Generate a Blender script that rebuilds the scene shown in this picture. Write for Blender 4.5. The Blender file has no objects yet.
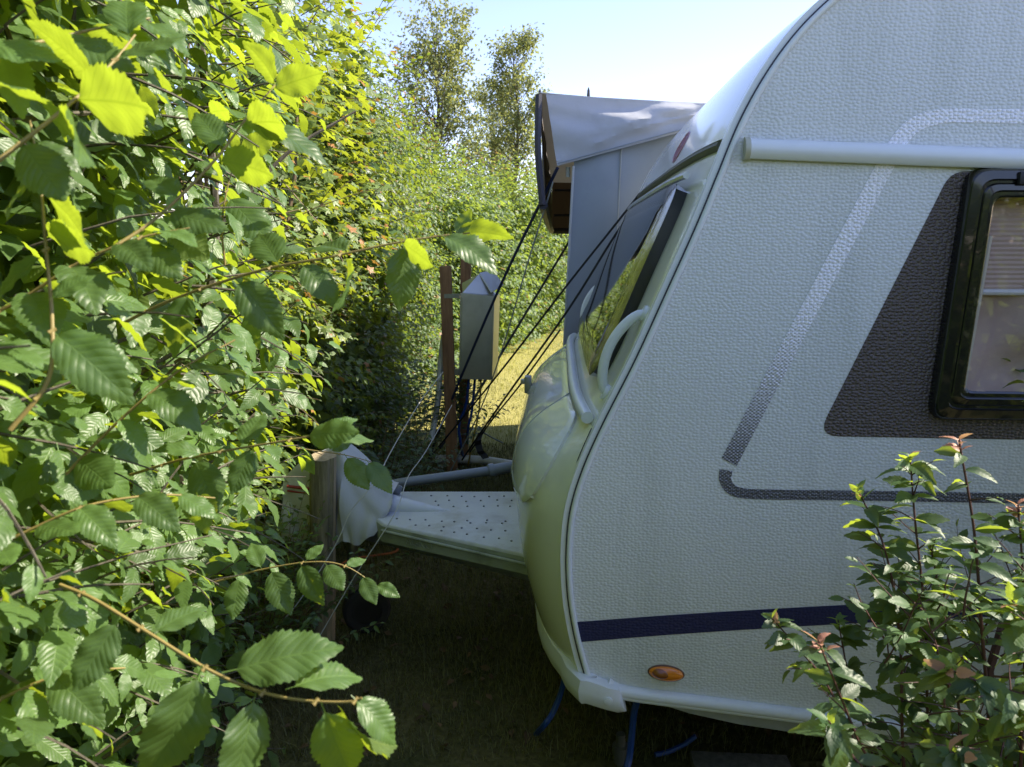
import bpy, bmesh, math, random
import numpy as np
from math import sin, cos, tan, pi, radians as R
from mathutils import Vector
random.seed(7)
rng = np.random.default_rng(11)
sc = bpy.context.scene
COL = sc.collection

# ------------------------------------------------------------------ camera
F_PX, CX, CY = 740.0, 512.0, 383.5
PITCH, CAM_H = R(10.2), 1.6
cd = bpy.data.cameras.new("camera"); cam = bpy.data.objects.new("camera", cd); COL.objects.link(cam)
cam.location = (0, 0, CAM_H); cam.rotation_euler = (pi / 2 - PITCH, 0, 0)
cd.sensor_width = 36; cd.lens = 36 * F_PX / 1024; cd.clip_start = 0.02; cd.clip_end = 3000
cd.dof.use_dof = True; cd.dof.focus_distance = 2.2; cd.dof.aperture_fstop = 9.0
sc.camera = cam
_f = np.array([0, cos(PITCH), -sin(PITCH)]); _u = np.array([0, sin(PITCH), cos(PITCH)]); _x = np.array([1., 0, 0])
_o = np.array([0, 0, CAM_H])
def ray(px, py): return _f + (px - CX) / F_PX * _x + (CY - py) / F_PX * _u
def at(px, py, Y):
    r = ray(px, py); return _o + r * (Y / r[1])
def atz(px, py, z):
    r = ray(px, py); return _o + r * ((z - CAM_H) / r[2])

# ------------------------------------------------------------------ materials
def sock(n, k, v):
    if k in n.inputs: n.inputs[k].default_value = v
def rgba(c): return (c[0], c[1], c[2], 1)
def new_mat(name):
    m = bpy.data.materials.new(name); m.use_nodes = True
    nt = m.node_tree; b = nt.nodes["Principled BSDF"]; o = nt.nodes["Material Output"]
    return m, nt, b, o
def N(nt, t, **kw):
    n = nt.nodes.new(t)
    for k, v in kw.items():
        if hasattr(n, k): setattr(n, k, v)
        else: sock(n, k, v)
    return n
def simple(name, col, rough=0.5, metal=0.0, spec=0.5, var=0.12, scale=9, bump=0.0, bscale=60, coat=0):
    m, nt, b, o = new_mat(name)
    tc = N(nt, "ShaderNodeTexCoord"); no = N(nt, "ShaderNodeTexNoise"); no.inputs["Scale"].default_value = scale; no.inputs["Detail"].default_value = 6
    nt.links.new(tc.outputs["Object"], no.inputs["Vector"])
    mx = N(nt, "ShaderNodeMix", data_type="RGBA")
    mx.inputs[6].default_value = rgba([c * (1 - var) for c in col]); mx.inputs[7].default_value = rgba([min(1, c * (1 + var)) for c in col])
    nt.links.new(no.outputs["Fac"], mx.inputs[0]); nt.links.new(mx.outputs[2], b.inputs["Base Color"])
    b.inputs["Roughness"].default_value = rough; b.inputs["Metallic"].default_value = metal
    sock(b, "Specular IOR Level", spec); sock(b, "Coat Weight", coat)
    if bump:
        n2 = N(nt, "ShaderNodeTexNoise"); n2.inputs["Scale"].default_value = bscale; n2.inputs["Detail"].default_value = 4
        nt.links.new(tc.outputs["Object"], n2.inputs["Vector"])
        bp = N(nt, "ShaderNodeBump"); bp.inputs["Strength"].default_value = bump; bp.inputs["Distance"].default_value = 0.004
        nt.links.new(n2.outputs["Fac"], bp.inputs["Height"]); nt.links.new(bp.outputs["Normal"], b.inputs["Normal"])
    return m
def dirt(m, col, amount=0.35, scale=4.0, lo=0.5, hi=0.75, stretch=(1, 1, 1)):
    """blotchy grime over a material's base colour"""
    nt = m.node_tree; b = nt.nodes["Principled BSDF"]; src = b.inputs["Base Color"].links[0].from_socket
    tc = N(nt, "ShaderNodeTexCoord"); mp = N(nt, "ShaderNodeMapping"); mp.inputs["Scale"].default_value = stretch
    no = N(nt, "ShaderNodeTexNoise"); no.inputs["Scale"].default_value = scale; no.inputs["Detail"].default_value = 9; no.inputs["Roughness"].default_value = .65
    nt.links.new(tc.outputs["Object"], mp.inputs[0]); nt.links.new(mp.outputs[0], no.inputs["Vector"])
    mr = N(nt, "ShaderNodeMapRange"); mr.inputs[1].default_value = lo; mr.inputs[2].default_value = hi; mr.inputs[4].default_value = amount
    nt.links.new(no.outputs["Fac"], mr.inputs[0])
    mx = N(nt, "ShaderNodeMix", data_type="RGBA"); mx.inputs[7].default_value = rgba(col)
    nt.links.new(mr.outputs[0], mx.inputs[0]); nt.links.new(src, mx.inputs[6]); nt.links.new(mx.outputs[2], b.inputs["Base Color"])
    return m
def hammered(name, col, rough=0.3, var=.04, strength=1.0, metal=0.0):
    """embossed (hammered) aluminium skin: pebble cells, a bit wider than tall"""
    m, nt, b, o = new_mat(name)
    tc = N(nt, "ShaderNodeTexCoord"); sp = N(nt, "ShaderNodeSeparateXYZ"); cb = N(nt, "ShaderNodeCombineXYZ"); nt.links.new(tc.outputs["Object"], sp.inputs[0])
    for i_, (o_, k_) in enumerate(((0, 102), (2, 128))):
        mu = N(nt, "ShaderNodeMath", operation="MULTIPLY"); mu.inputs[1].default_value = k_; nt.links.new(sp.outputs[o_], mu.inputs[0]); nt.links.new(mu.outputs[0], cb.inputs[i_])
    vo = N(nt, "ShaderNodeTexVoronoi", feature="SMOOTH_F1"); vo.voronoi_dimensions = '2D'; vo.inputs["Scale"].default_value = 1.0; sock(vo, "Smoothness", .22); sock(vo, "Randomness", .62)
    nt.links.new(cb.outputs[0], vo.inputs["Vector"])
    iv = N(nt, "ShaderNodeMapRange", interpolation_type='SMOOTHSTEP'); iv.inputs[1].default_value = .10; iv.inputs[2].default_value = .62; iv.inputs[3].default_value = 1; iv.inputs[4].default_value = 0; nt.links.new(vo.outputs["Distance"], iv.inputs[0])
    bp = N(nt, "ShaderNodeBump"); bp.inputs["Strength"].default_value = strength; bp.inputs["Distance"].default_value = 0.0016
    nt.links.new(iv.outputs[0], bp.inputs["Height"]); nt.links.new(bp.outputs["Normal"], b.inputs["Normal"])
    no = N(nt, "ShaderNodeTexNoise"); no.inputs["Scale"].default_value = 2.2; no.inputs["Detail"].default_value = 8; nt.links.new(tc.outputs["Object"], no.inputs["Vector"])
    mx = N(nt, "ShaderNodeMix", data_type="RGBA"); mx.inputs[6].default_value = rgba([c * (1 - var) for c in col]); mx.inputs[7].default_value = rgba([min(1, c * (1 + var)) for c in col])
    nt.links.new(no.outputs["Fac"], mx.inputs[0]); nt.links.new(mx.outputs[2], b.inputs["Base Color"])
    b.inputs["Roughness"].default_value = rough; b.inputs["Metallic"].default_value = metal
    return m
def leaf_mat(name, top, under, trans, rough=0.42, tmix=0.45, veins=9, dark=.65, light=1.35, spec=.5, young=None, vein_h=1.0):
    m, nt, b, o = new_mat(name)
    at_ = N(nt, "ShaderNodeAttribute", attribute_name="tint")
    uv = N(nt, "ShaderNodeUVMap"); uv.uv_map = "uv"
    sx = N(nt, "ShaderNodeSeparateXYZ"); nt.links.new(uv.outputs[0], sx.inputs[0])
    def M(op, a, b2=None, c=None):
        n = N(nt, "ShaderNodeMath", operation=op)
        for i, v in enumerate((a, b2, c)):
            if v is None: continue
            if isinstance(v, (int, float)): n.inputs[i].default_value = v
            else: nt.links.new(v, n.inputs[i])
        return n.outputs[0]
    ax = M("ABSOLUTE", M("SUBTRACT", sx.outputs[0], .5))
    ph = M("MULTIPLY", M("SUBTRACT", sx.outputs[1], M("MULTIPLY", ax, .55)), veins * pi)
    s = M("ABSOLUTE", M("SINE", ph))                       # 0 on a lateral vein
    mid = M("MULTIPLY", ax, 30.0)
    vein = M("MINIMUM", M("MULTIPLY", s, 3.5), M("MINIMUM", mid, 1.0)); vein = M("MINIMUM", vein, 1.0)   # 0 vein 1 blade
    hgt = M("POWER", M("MINIMUM", s, M("MINIMUM", mid, 1.0)), .6)
    tint = at_.outputs["Fac"]
    def tintmix(c):
        mx = N(nt, "ShaderNodeMix", data_type="RGBA"); mx.inputs[6].default_value = rgba([v * dark for v in c]); mx.inputs[7].default_value = rgba([v * light for v in c])
        nt.links.new(tint, mx.inputs[0]); out = mx.outputs[2]
        if young is not None:
            m2 = N(nt, "ShaderNodeMix", data_type="RGBA"); m2.inputs[7].default_value = rgba(young)
            nt.links.new(M("MULTIPLY", M("GREATER_THAN", tint, 1.01), .85), m2.inputs[0]); nt.links.new(out, m2.inputs[6]); out = m2.outputs[2]
        return out
    geo = N(nt, "ShaderNodeNewGeometry")
    side = N(nt, "ShaderNodeMix", data_type="RGBA"); nt.links.new(geo.outputs["Backfacing"], side.inputs[0])
    nt.links.new(tintmix(top), side.inputs[6]); nt.links.new(tintmix(under), side.inputs[7])
    vc = N(nt, "ShaderNodeMix", data_type="RGBA", blend_type="MULTIPLY"); vc.inputs[0].default_value = 1
    nt.links.new(side.outputs[2], vc.inputs[6])
    vr = N(nt, "ShaderNodeMix", data_type="RGBA"); vr.inputs[6].default_value = (1.45, 1.4, 1.2, 1); vr.inputs[7].default_value = (1, 1, 1, 1)
    nt.links.new(vein, vr.inputs[0]); nt.links.new(vr.outputs[2], vc.inputs[7])
    nt.links.new(vc.outputs[2], b.inputs["Base Color"])
    b.inputs["Roughness"].default_value = rough; sock(b, "Specular IOR Level", spec)
    bp = N(nt, "ShaderNodeBump"); bp.inputs["Strength"].default_value = .22 * vein_h; bp.inputs["Distance"].default_value = .004
    nt.links.new(hgt, bp.inputs["Height"]); nt.links.new(bp.outputs[0], b.inputs["Normal"])
    tr = N(nt, "ShaderNodeBsdfTranslucent"); 
    tv = N(nt, "ShaderNodeMix", data_type="RGBA", blend_type="MULTIPLY"); tv.inputs[0].default_value = 1
    nt.links.new(tintmix(trans), tv.inputs[6])
    tr2 = N(nt, "ShaderNodeMix", data_type="RGBA"); tr2.inputs[6].default_value = (.72, .75, .6, 1); tr2.inputs[7].default_value = (1, 1, 1, 1)
    nt.links.new(vein, tr2.inputs[0]); nt.links.new(tr2.outputs[2], tv.inputs[7]); nt.links.new(tv.outputs[2], tr.inputs["Color"])
    ms = N(nt, "ShaderNodeMixShader"); ms.inputs[0].default_value = tmix
    nt.links.new(b.outputs[0], ms.inputs[1]); nt.links.new(tr.outputs[0], ms.inputs[2]); nt.links.new(ms.outputs[0], o.inputs["Surface"])
    return m

MW = hammered("embossed_white", (.70, .715, .70), .20, strength=.55)
dirt(MW, (.38, .41, .37), .5, 2.6, .50, .78, (1.6, 1, .22))
MPANEL = hammered("embossed_dark", (.130, .105, .095), .16, strength=1.9)
MNAVY = hammered("embossed_navy", (.012, .018, .085), .35, strength=.5)
MSTRIPE = hammered("embossed_stripe", (.5, .5, .5), .30)
# stripe print fades from white at the top to dark grey at the bottom (a printed dot raster)
nt = MSTRIPE.node_tree; b = nt.nodes["Principled BSDF"]
tc = N(nt, "ShaderNodeTexCoord"); sx = N(nt, "ShaderNodeSeparateXYZ"); nt.links.new(tc.outputs["Object"], sx.inputs[0])
mr = N(nt, "ShaderNodeMapRange"); mr.inputs[1].default_value = .97; mr.inputs[2].default_value = 1.48; nt.links.new(sx.outputs[2], mr.inputs[0])
sns = []
for o_, k_ in ((0, 620), (2, 760)):
    mu = N(nt, "ShaderNodeMath", operation="MULTIPLY"); mu.inputs[1].default_value = k_; nt.links.new(sx.outputs[o_], mu.inputs[0]); sn = N(nt, "ShaderNodeMath", operation="SINE"); nt.links.new(mu.outputs[0], sn.inputs[0]); sns.append(sn)
pr = N(nt, "ShaderNodeMath", operation="MULTIPLY"); nt.links.new(sns[0].outputs[0], pr.inputs[0]); nt.links.new(sns[1].outputs[0], pr.inputs[1])
mu = N(nt, "ShaderNodeMath", operation="MULTIPLY"); mu.inputs[1].default_value = .30; nt.links.new(pr.outputs[0], mu.inputs[0])
ad = N(nt, "ShaderNodeMath", operation="ADD"); nt.links.new(mr.outputs[0], ad.inputs[0]); nt.links.new(mu.outputs[0], ad.inputs[1])
cr = N(nt, "ShaderNodeValToRGB"); nt.links.new(ad.outputs[0], cr.inputs[0])
cr.color_ramp.elements[0].color = (.10, .10, .115, 1); cr.color_ramp.elements[0].position = .12
cr.color_ramp.elements[1].color = (.93, .92, .95, 1); cr.color_ramp.elements[1].position = .9
nt.links.new(cr.outputs[0], b.inputs["Base Color"])

MGEL = dirt(simple("gelcoat", (.78, .79, .65), .14, var=.03, scale=3, coat=.3), (.50, .52, .36), .35, 3.2, .48, .74, (1, 1, .45))
MCAP = simple("gelcoat_cap", (.77, .79, .80), .14, var=.03, coat=.3)
MLID = simple("gelcoat_lid", (.76, .78, .73), .10, var=.03, coat=.5)
MTRIM = simple("trim_white", (.76, .79, .79), .28, var=.05, scale=20)
MALU = simple("trim_aluminium", (.70, .72, .74), .25, metal=.6, var=.06)
MBLACK = simple("black_rubber", (.015, .015, .016), .45)
MGASKET = simple("gasket", (.03, .03, .05), .5)
MPLAST = dirt(simple("white_plastic", (.74, .76, .76), .33, var=.05), (.40, .40, .34), .5, 9, .55, .75)
MSKIRT = dirt(simple("grey_skirt", (.38, .40, .40), .5), (.18, .18, .15), .6, 6)
MACR = simple("black_acrylic", (.010, .010, .010), .17, var=.3, coat=.5)
MROOF = simple("roof_white", (.75, .77, .77), .4)
MAMBER = simple("amber_lens", (.75, .22, .012), .18, var=.2, scale=60, coat=.5)
MAMBERD = simple("amber_reflector", (.26, .075, .012), .25, var=.3, scale=150, coat=.5)
MCURT = simple("pleated_blind", (.60, .47, .40), .8, var=.15, scale=5)
MDARKIN = simple("window_interior", (.05, .045, .042), .7)
MLOGO = simple("logo_red", (.34, .14, .17), .4)
MTYRE = simple("tyre", (.02, .02, .02), .8)
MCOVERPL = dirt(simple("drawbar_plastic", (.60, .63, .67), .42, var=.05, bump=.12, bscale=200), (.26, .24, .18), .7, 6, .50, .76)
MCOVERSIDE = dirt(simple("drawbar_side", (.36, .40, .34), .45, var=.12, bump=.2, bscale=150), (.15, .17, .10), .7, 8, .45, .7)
MSTUD = simple("drawbar_stud", (.16, .17, .18), .5)
MSTEEL = simple("galvanised_steel", (.30, .31, .31), .42, metal=.9, var=.3, scale=30, bump=.08)
MBOX = dirt(simple("box_steel", (.48, .48, .46), .33, metal=.9, var=.18, scale=5, bump=.05, bscale=30), (.22, .2, .16), .5, 4)
MLIDW = simple("box_lid_white", (.72, .73, .74), .5)
MTARP = simple("tarpaulin", (.47, .49, .51), .45, var=.1, scale=7, bump=.15, bscale=90)
MAWN = dirt(simple("awning_grey", (.30, .34, .39), .7, var=.07, scale=4, bump=.25, bscale=420), (.22, .25, .28), .5, 2.5)
MAWNTOP = dirt(simple("awning_light", (.58, .59, .63), .9, spec=.15, var=.06, scale=5, bump=.5, bscale=26), (.38, .38, .37), .6, 3)
MAWNIN = simple("awning_lining", (.19, .155, .11), .8, var=.15, scale=5)
def canvas(m, col, f):
    nt = m.node_tree; b = nt.nodes["Principled BSDF"]; o = nt.nodes["Material Output"]; tr = N(nt, "ShaderNodeBsdfTranslucent"); tr.inputs[0].default_value = rgba(col); ms = N(nt, "ShaderNodeMixShader"); ms.inputs[0].default_value = f
    nt.links.new(b.outputs[0], ms.inputs[1]); nt.links.new(tr.outputs[0], ms.inputs[2]); nt.links.new(ms.outputs[0], o.inputs["Surface"])
canvas(MAWNIN, (.24, .19, .13), .3); canvas(MAWNTOP, (.5, .48, .44), .25)
MAWNEDGE = simple("awning_edge", (.035, .035, .05), .6)
MWOODP = None
def wood(name, c1, c2, vs=3.0):
    m, nt, b, o = new_mat(name)
    tc = N(nt, "ShaderNodeTexCoord"); mp = N(nt, "ShaderNodeMapping"); mp.inputs["Scale"].default_value = (26, 26, vs)
    nt.links.new(tc.outputs["Object"], mp.inputs[0])
    no = N(nt, "ShaderNodeTexNoise"); no.inputs["Scale"].default_value = 1.6; no.inputs["Detail"].default_value = 8; no.inputs["Roughness"].default_value = .7
    nt.links.new(mp.outputs[0], no.inputs["Vector"])
    cr = N(nt, "ShaderNodeValToRGB"); cr.color_ramp.elements[0].color = rgba(c1); cr.color_ramp.elements[0].position = .35; cr.color_ramp.elements[1].color = rgba(c2); cr.color_ramp.elements[1].position = .68
    nt.links.new(no.outputs["Fac"], cr.inputs[0]); nt.links.new(cr.outputs[0], b.inputs["Base Color"])
    bp = N(nt, "ShaderNodeBump"); bp.inputs["Strength"].default_value = .6; bp.inputs["Distance"].default_value = .006
    nt.links.new(no.outputs["Fac"], bp.inputs["Height"]); nt.links.new(bp.outputs[0], b.inputs["Normal"]); b.inputs["Roughness"].default_value = .85
    return m
MWOODG = wood("weathered_post", (.12, .108, .065), (.34, .29, .18))
MWOODC = wood("cut_and_lit_wood", (.30, .23, .14), (.48, .39, .26))
MWOODB = wood("brown_post", (.20, .105, .05), (.42, .23, .11))
MPLANK = wood("grey_plank", (.10, .095, .085), (.22, .21, .19))
MBARK = wood("bark", (.05, .042, .03), (.14, .12, .09), 6)
MTWIG = simple("twig_bark", (.13, .085, .045), .7, var=.3, scale=40)
MTWIGY = simple("twig_yellow", (.24, .18, .055), .55, var=.3, scale=60)
MTWIGR = simple("twig_red", (.085, .035, .03), .6, var=.3, scale=60)
MROPEB = simple("rope_black", (.016, .017, .02), .7, bump=.4, bscale=300)
MROPEN = simple("rope_navy", (.018, .026, .075), .7, bump=.4, bscale=300)
MROPEG = simple("rope_grey", (.30, .32, .33), .6)
MROPEW = simple("cord_white", (.50, .50, .47), .6)
MPIPEG = simple("pipe_grey", (.22, .25, .29), .35, var=.08)
MPIPEW = dirt(simple("pipe_white", (.62, .62, .58), .4), (.3, .3, .24), .6, 8)
MHOSE = simple("hose_blue", (.012, .055, .24), .35, var=.15)
MCABLEY = simple("cable_yellow", (.35, .24, .03), .5)
MORANGE = simple("cord_orange", (.50, .12, .03), .6)

LEAF_ELM = leaf_mat("leaf_elm", (.092, .165, .048), (.14, .21, .058), (.44, .56, .032), .41, .45, 10, spec=.5, light=1.2, vein_h=.8)
LEAF_MAPLE = leaf_mat("leaf_maple", (.085, .14, .035), (.13, .19, .055), (.40, .46, .03), .45, .45, 5, young=(.40, .16, .05))
LEAF_MIX = leaf_mat("leaf_mixed", (.062, .115, .034), (.095, .155, .048), (.30, .38, .035), .42, .40, 5, young=(.30, .13, .05))
LEAF_FAR = leaf_mat("leaf_far", (.075, .135, .038), (.12, .175, .06), (.34, .43, .055), .5, .45, 4, young=(.34, .17, .06))
LEAF_TREE = leaf_mat("leaf_tree", (.080, .122, .050), (.14, .165, .085), (.40, .42, .11), .5, .40, 4)
LEAF_PLUM = leaf_mat("leaf_plum", (.052, .102, .044), (.085, .14, .06), (.50, .62, .06), .46, .40, 8, young=(.52, .24, .18), spec=.4, vein_h=.5)
LEAF_LOW = leaf_mat("leaf_ground", (.045, .085, .035), (.07, .12, .05), (.2, .3, .04), .45, .35, 5)
MGRASSLIT = leaf_mat("dry_sunlit_blade", (.20, .21, .06), (.22, .22, .07), (.5, .48, .10), .6, .35, 1, dark=.65, light=1.35, vein_h=0)  # dry straw tone, lifted to carry the sunlight on the far lawn
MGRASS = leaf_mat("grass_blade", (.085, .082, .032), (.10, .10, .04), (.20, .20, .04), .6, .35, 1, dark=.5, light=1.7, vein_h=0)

# ------------------------------------------------------------------ object helpers
def wloc(o):
    v = Vector((0, 0, 0))
    while o is not None: v = v + o.location; o = o.parent
    return v
def props(o, label=None, cat=None, group=None, kind=None):
    for k, v in (("label", label), ("category", cat), ("group", group), ("kind", kind)):
        if v: o[k] = v
    return o
def thing(name, label, cat, loc, group=None):
    o = bpy.data.objects.new(name, None); COL.objects.link(o); o.location = tuple(float(x) for x in loc); o.empty_display_size = .1
    return props(o, label, cat, group)
def mk(name, verts, faces, mat, parent=None, smooth=True, origin=None, midx=None):
    """verts in world space; linked as one mesh object (child of parent, or top level at origin)"""
    off = np.array(wloc(parent)) if parent is not None else np.array(origin if origin is not None else (0, 0, 0), float)
    V = np.asarray(verts, float).reshape(-1, 3) - off
    me = bpy.data.meshes.new(name); me.from_pydata(V.tolist(), [], [list(map(int, f)) for f in faces])
    mats = mat if isinstance(mat, (list, tuple)) else [mat]
    for m in mats: me.materials.append(m)
    if midx is not None: me.polygons.foreach_set("material_index", np.asarray(midx, np.int32))
    bm = bmesh.new(); bm.from_mesh(me); bmesh.ops.recalc_face_normals(bm, faces=bm.faces); bm.to_mesh(me); bm.free()
    if smooth:
        me.polygons.foreach_set("use_smooth", np.ones(len(me.polygons), bool))
        try: me.set_sharp_from_angle(angle=R(38))
        except Exception: pass
    me.update()
    o = bpy.data.objects.new(name, me); COL.objects.link(o)
    if parent is not None: o.parent = parent
    else: o.location = off
    return o
class MB:
    def __init__(s): s.v = []; s.f = []; s.m = []
    def add(s, V, F, mi=0):
        k = len(s.v); s.v.extend([tuple(map(float, p)) for p in V]); s.f.extend([[i + k for i in f] for f in F]); s.m.extend([mi] * len(F)); return s
    def box(s, c, size, ax=None, mi=0, bev=0.0):
        ax = np.eye(3) if ax is None else np.asarray(ax); c = np.asarray(c, float); h = np.asarray(size, float) / 2
        bm = bmesh.new(); bmesh.ops.create_cube(bm, size=2)
        for v in bm.verts: v.co = Vector(h * np.array(v.co))
        if bev: bmesh.ops.bevel(bm, geom=bm.edges[:], offset=bev, segments=2, affect='EDGES', profile=.6)
        bm.verts.index_update(); V = [c + ax.T @ np.array(v.co) for v in bm.verts]; Fc = [[v.index for v in f.verts] for f in bm.faces]; bm.free()
        return s.add(V, Fc, mi)
    def tube(s, P, r, n=8, mi=0, cap=True):
        V, Fc = tube_geo(P, r, n, cap); return s.add(V, Fc, mi)
    def build(s, name, mat, parent=None, smooth=True, origin=None): return mk(name, s.v, s.f, mat, parent, smooth, origin, s.m)
def cat_pts(P, k=6, closed=False):
    P = np.asarray(P, float); n = len(P); out = []
    for i in range(n - 1):
        p0 = P[max(i - 1, 0)]; p1 = P[i]; p2 = P[i + 1]; p3 = P[min(i + 2, n - 1)]
        if i == 0: p0 = 2 * p1 - p2
        if i == n - 2: p3 = 2 * p2 - p1
        for t in np.arange(k) / k:
            out.append(.5 * ((2 * p1) + (p2 - p0) * t + (2 * p0 - 5 * p1 + 4 * p2 - p3) * t * t + (3 * p1 - p0 - 3 * p2 + p3) * t ** 3))
    out.append(P[-1]); return np.array(out)
def tube_geo(P, r, n=8, cap=True):
    P = np.asarray(P, float); m = len(P); r = np.broadcast_to(np.asarray(r, float), (m,)) if np.ndim(r) else np.full(m, r)
    T = np.gradient(P, axis=0); T /= np.linalg.norm(T, axis=1, keepdims=True) + 1e-12
    a = np.array([0, 0, 1.]) if abs(T[0][2]) < .9 else np.array([1., 0, 0]); V = []
    u = np.cross(T[0], a); u /= np.linalg.norm(u)
    for i in range(m):
        u = u - T[i] * (u @ T[i]); u /= np.linalg.norm(u) + 1e-12; w = np.cross(T[i], u)
        for k in range(n): V.append(P[i] + r[i] * (cos(2 * pi * k / n) * u + sin(2 * pi * k / n) * w))
    Fc = [[i * n + k, i * n + (k + 1) % n, (i + 1) * n + (k + 1) % n, (i + 1) * n + k] for i in range(m - 1) for k in range(n)]
    if cap: Fc += [list(range(n))[::-1], [(m - 1) * n + k for k in range(n)]]
    return V, Fc
def grid_faces(nu, nv, off=0): return [[off + i * nv + j, off + i * nv + j + 1, off + (i + 1) * nv + j + 1, off + (i + 1) * nv + j] for i in range(nu - 1) for j in range(nv - 1)]
def solid_grid(G, Nn, th):
    """grid of points (nu,nv,3) given thickness along the normals: closed sheet"""
    nu, nv = G.shape[:2]; A = G.reshape(-1, 3); B = (G + np.asarray(Nn) * th).reshape(-1, 3); V = np.vstack([A, B]); o = nu * nv
    Fc = grid_faces(nu, nv) + [f[::-1] for f in grid_faces(nu, nv, o)]
    rim = [i * nv for i in range(nu)] + [(nu - 1) * nv + j for j in range(1, nv)] + [i * nv + nv - 1 for i in range(nu - 2, -1, -1)] + [j for j in range(nv - 2, 0, -1)]
    for a, b_ in zip(rim, rim[1:] + rim[:1]): Fc.append([a, b_, b_ + o, a + o])
    return V, Fc
def grid_normals(G):
    du = np.gradient(G, axis=0); dv = np.gradient(G, axis=1); n = np.cross(du, dv); return n / (np.linalg.norm(n, axis=2, keepdims=True) + 1e-12)

# ------------------------------------------------------------------ world and sun
SUN_EL, SUN_AZ = R(41), R(13)        # azimuth from +X towards +Y
w = bpy.data.worlds.new("World"); sc.world = w; w.use_nodes = True
nt = w.node_tree; sky = nt.nodes.new("ShaderNodeTexSky"); sky.sky_type = 'NISHITA'; sky.sun_disc = False
sky.sun_elevation = SUN_EL; sky.sun_rotation = pi / 2 - SUN_AZ
sky.air_density = 1.0; sky.dust_density = .08; sky.ozone_density = 1.6
bg = nt.nodes["Background"]; bg.inputs["Strength"].default_value = .135; gd = nt.nodes.new("ShaderNodeVectorMath"); gd.operation = 'MULTIPLY'; gd.inputs[1].default_value = (1.10, .925, 1.01)
nt.links.new(sky.outputs[0], gd.inputs[0]); nt.links.new(gd.outputs[0], bg.inputs[0])
sd = bpy.data.lights.new("sun", 'SUN'); sun = bpy.data.objects.new("sun", sd); COL.objects.link(sun)
sd.energy = 5.0; sd.angle = R(.5); sd.color = (1, .91, .74)
sdir = Vector((cos(SUN_EL) * cos(SUN_AZ), cos(SUN_EL) * sin(SUN_AZ), sin(SUN_EL)))
sun.rotation_euler = sdir.to_track_quat('Z', 'Y').to_euler(); sun.location = (20, 10, 20)
sc.view_settings.view_transform = 'Standard'; sc.view_settings.look = 'None'; sc.view_settings.gamma = 1; sc.view_settings.exposure = 1.36
sc.render.engine = 'CYCLES'
cy = sc.cycles; cy.use_denoising = True; cy.max_bounces = 7; cy.diffuse_bounces = 3; cy.glossy_bounces = 3; cy.transmission_bounces = 4; cy.transparent_max_bounces = 8
cy.sample_clamp_indirect = 6; cy.caustics_reflective = False; cy.caustics_refractive = False
try: cy.denoiser = 'OPENIMAGEDENOISE'; cy.denoising_input_passes = 'RGB_ALBEDO_NORMAL'
except Exception: pass

# ------------------------------------------------------------------ caravan
ALPHA = math.atan(48 / 740)
U = np.array([cos(ALPHA), -sin(ALPHA), 0]); D = np.array([sin(ALPHA), cos(ALPHA), 0]); ZU = np.array([0, 0, 1.])
_p = at(575, 600, 1.85); O = np.array([_p[0], _p[1], 0.])
WID = 2.10
def cv(u, l, w_): return O + U * u + D * l + ZU * w_
def wall(px, py, l=0.0):
    r = ray(px, py); t = ((O + D * l - _o) @ D) / (r @ D); p = _o + r * t - O; return np.array([p @ U, p[2]])
car = thing("caravan", "white embossed caravan with navy stripe and sloping front facing the hedge", "caravan", (O + U * 1.6 + D * 1.05))

trim_px = [(588, 682), (580, 655), (573, 625), (568, 590), (567, 550), (571, 510), (583, 470), (603, 425), (636, 360), (668, 290), (696, 228), (718, 175), (740, 122), (766, 75), (796, 34), (830, 0), (868, -29), (915, -52), (970, -66), (1040, -74)]
prof0 = np.array([wall(*p) for p in trim_px])
prof = cat_pts(prof0, 10)
seg = np.r_[0, np.cumsum(np.linalg.norm(np.diff(prof, axis=0), axis=1))]; PL = seg[-1]
def P2(s):  # s in metres along the profile
    return np.array([np.interp(s, seg, prof[:, 0]), np.interp(s, seg, prof[:, 1])])
def s_of_w(w_): return np.interp(w_, prof[:, 1], seg)
tang = np.gradient(prof, axis=0); tang /= np.linalg.norm(tang, axis=1, keepdims=True)
nrm = np.stack([-tang[:, 1], tang[:, 0]], 1)         # outward: towards -u
def Nr(s): v = np.array([np.interp(s, seg, nrm[:, 0]), np.interp(s, seg, nrm[:, 1])]); return v / np.linalg.norm(v)
BW = [.3, .5, .7, .9, 1.0, 1.08, 1.15, 1.25, 1.6, 1.8, 1.9, 2.2, 2.4, 2.6]
BB = [.13, .15, .16, .175, .160, .095, .030, .026, .030, .025, .025, .02, .01, .0]
def S(s, v, h=0.0):
    p = P2(s); n = Nr(s); B = np.mean(np.interp(p[1] + np.array([-.06, -.04, -.02, 0, .02, .04, .06]), BW, BB)); g = 1 - abs(1 - 2 * v) ** np.interp(p[1], [.9, 1.3], [5.5, 4.2])
    q = p + n * (B * g + h); return cv(q[0], v * WID, q[1])
def patch(s0, s1, v0, v1, ns, nv, h=0.0, hf=None, vs=None):
    ss = np.linspace(s0, s1, ns); vv = np.linspace(v0, v1, nv) if vs is None else vs
    G = np.array([[S(s, v, h) for v in vv] for s in ss]); return G
def outward(G):
    n = grid_normals(G); c = n.mean((0, 1)); return n if c @ (-U + .5 * ZU) > 0 else -n
VS = .5 - .5 * np.cos(np.linspace(0, pi, 41)) ; VS = .55 * VS + .45 * np.linspace(0, 1, 41)

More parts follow.
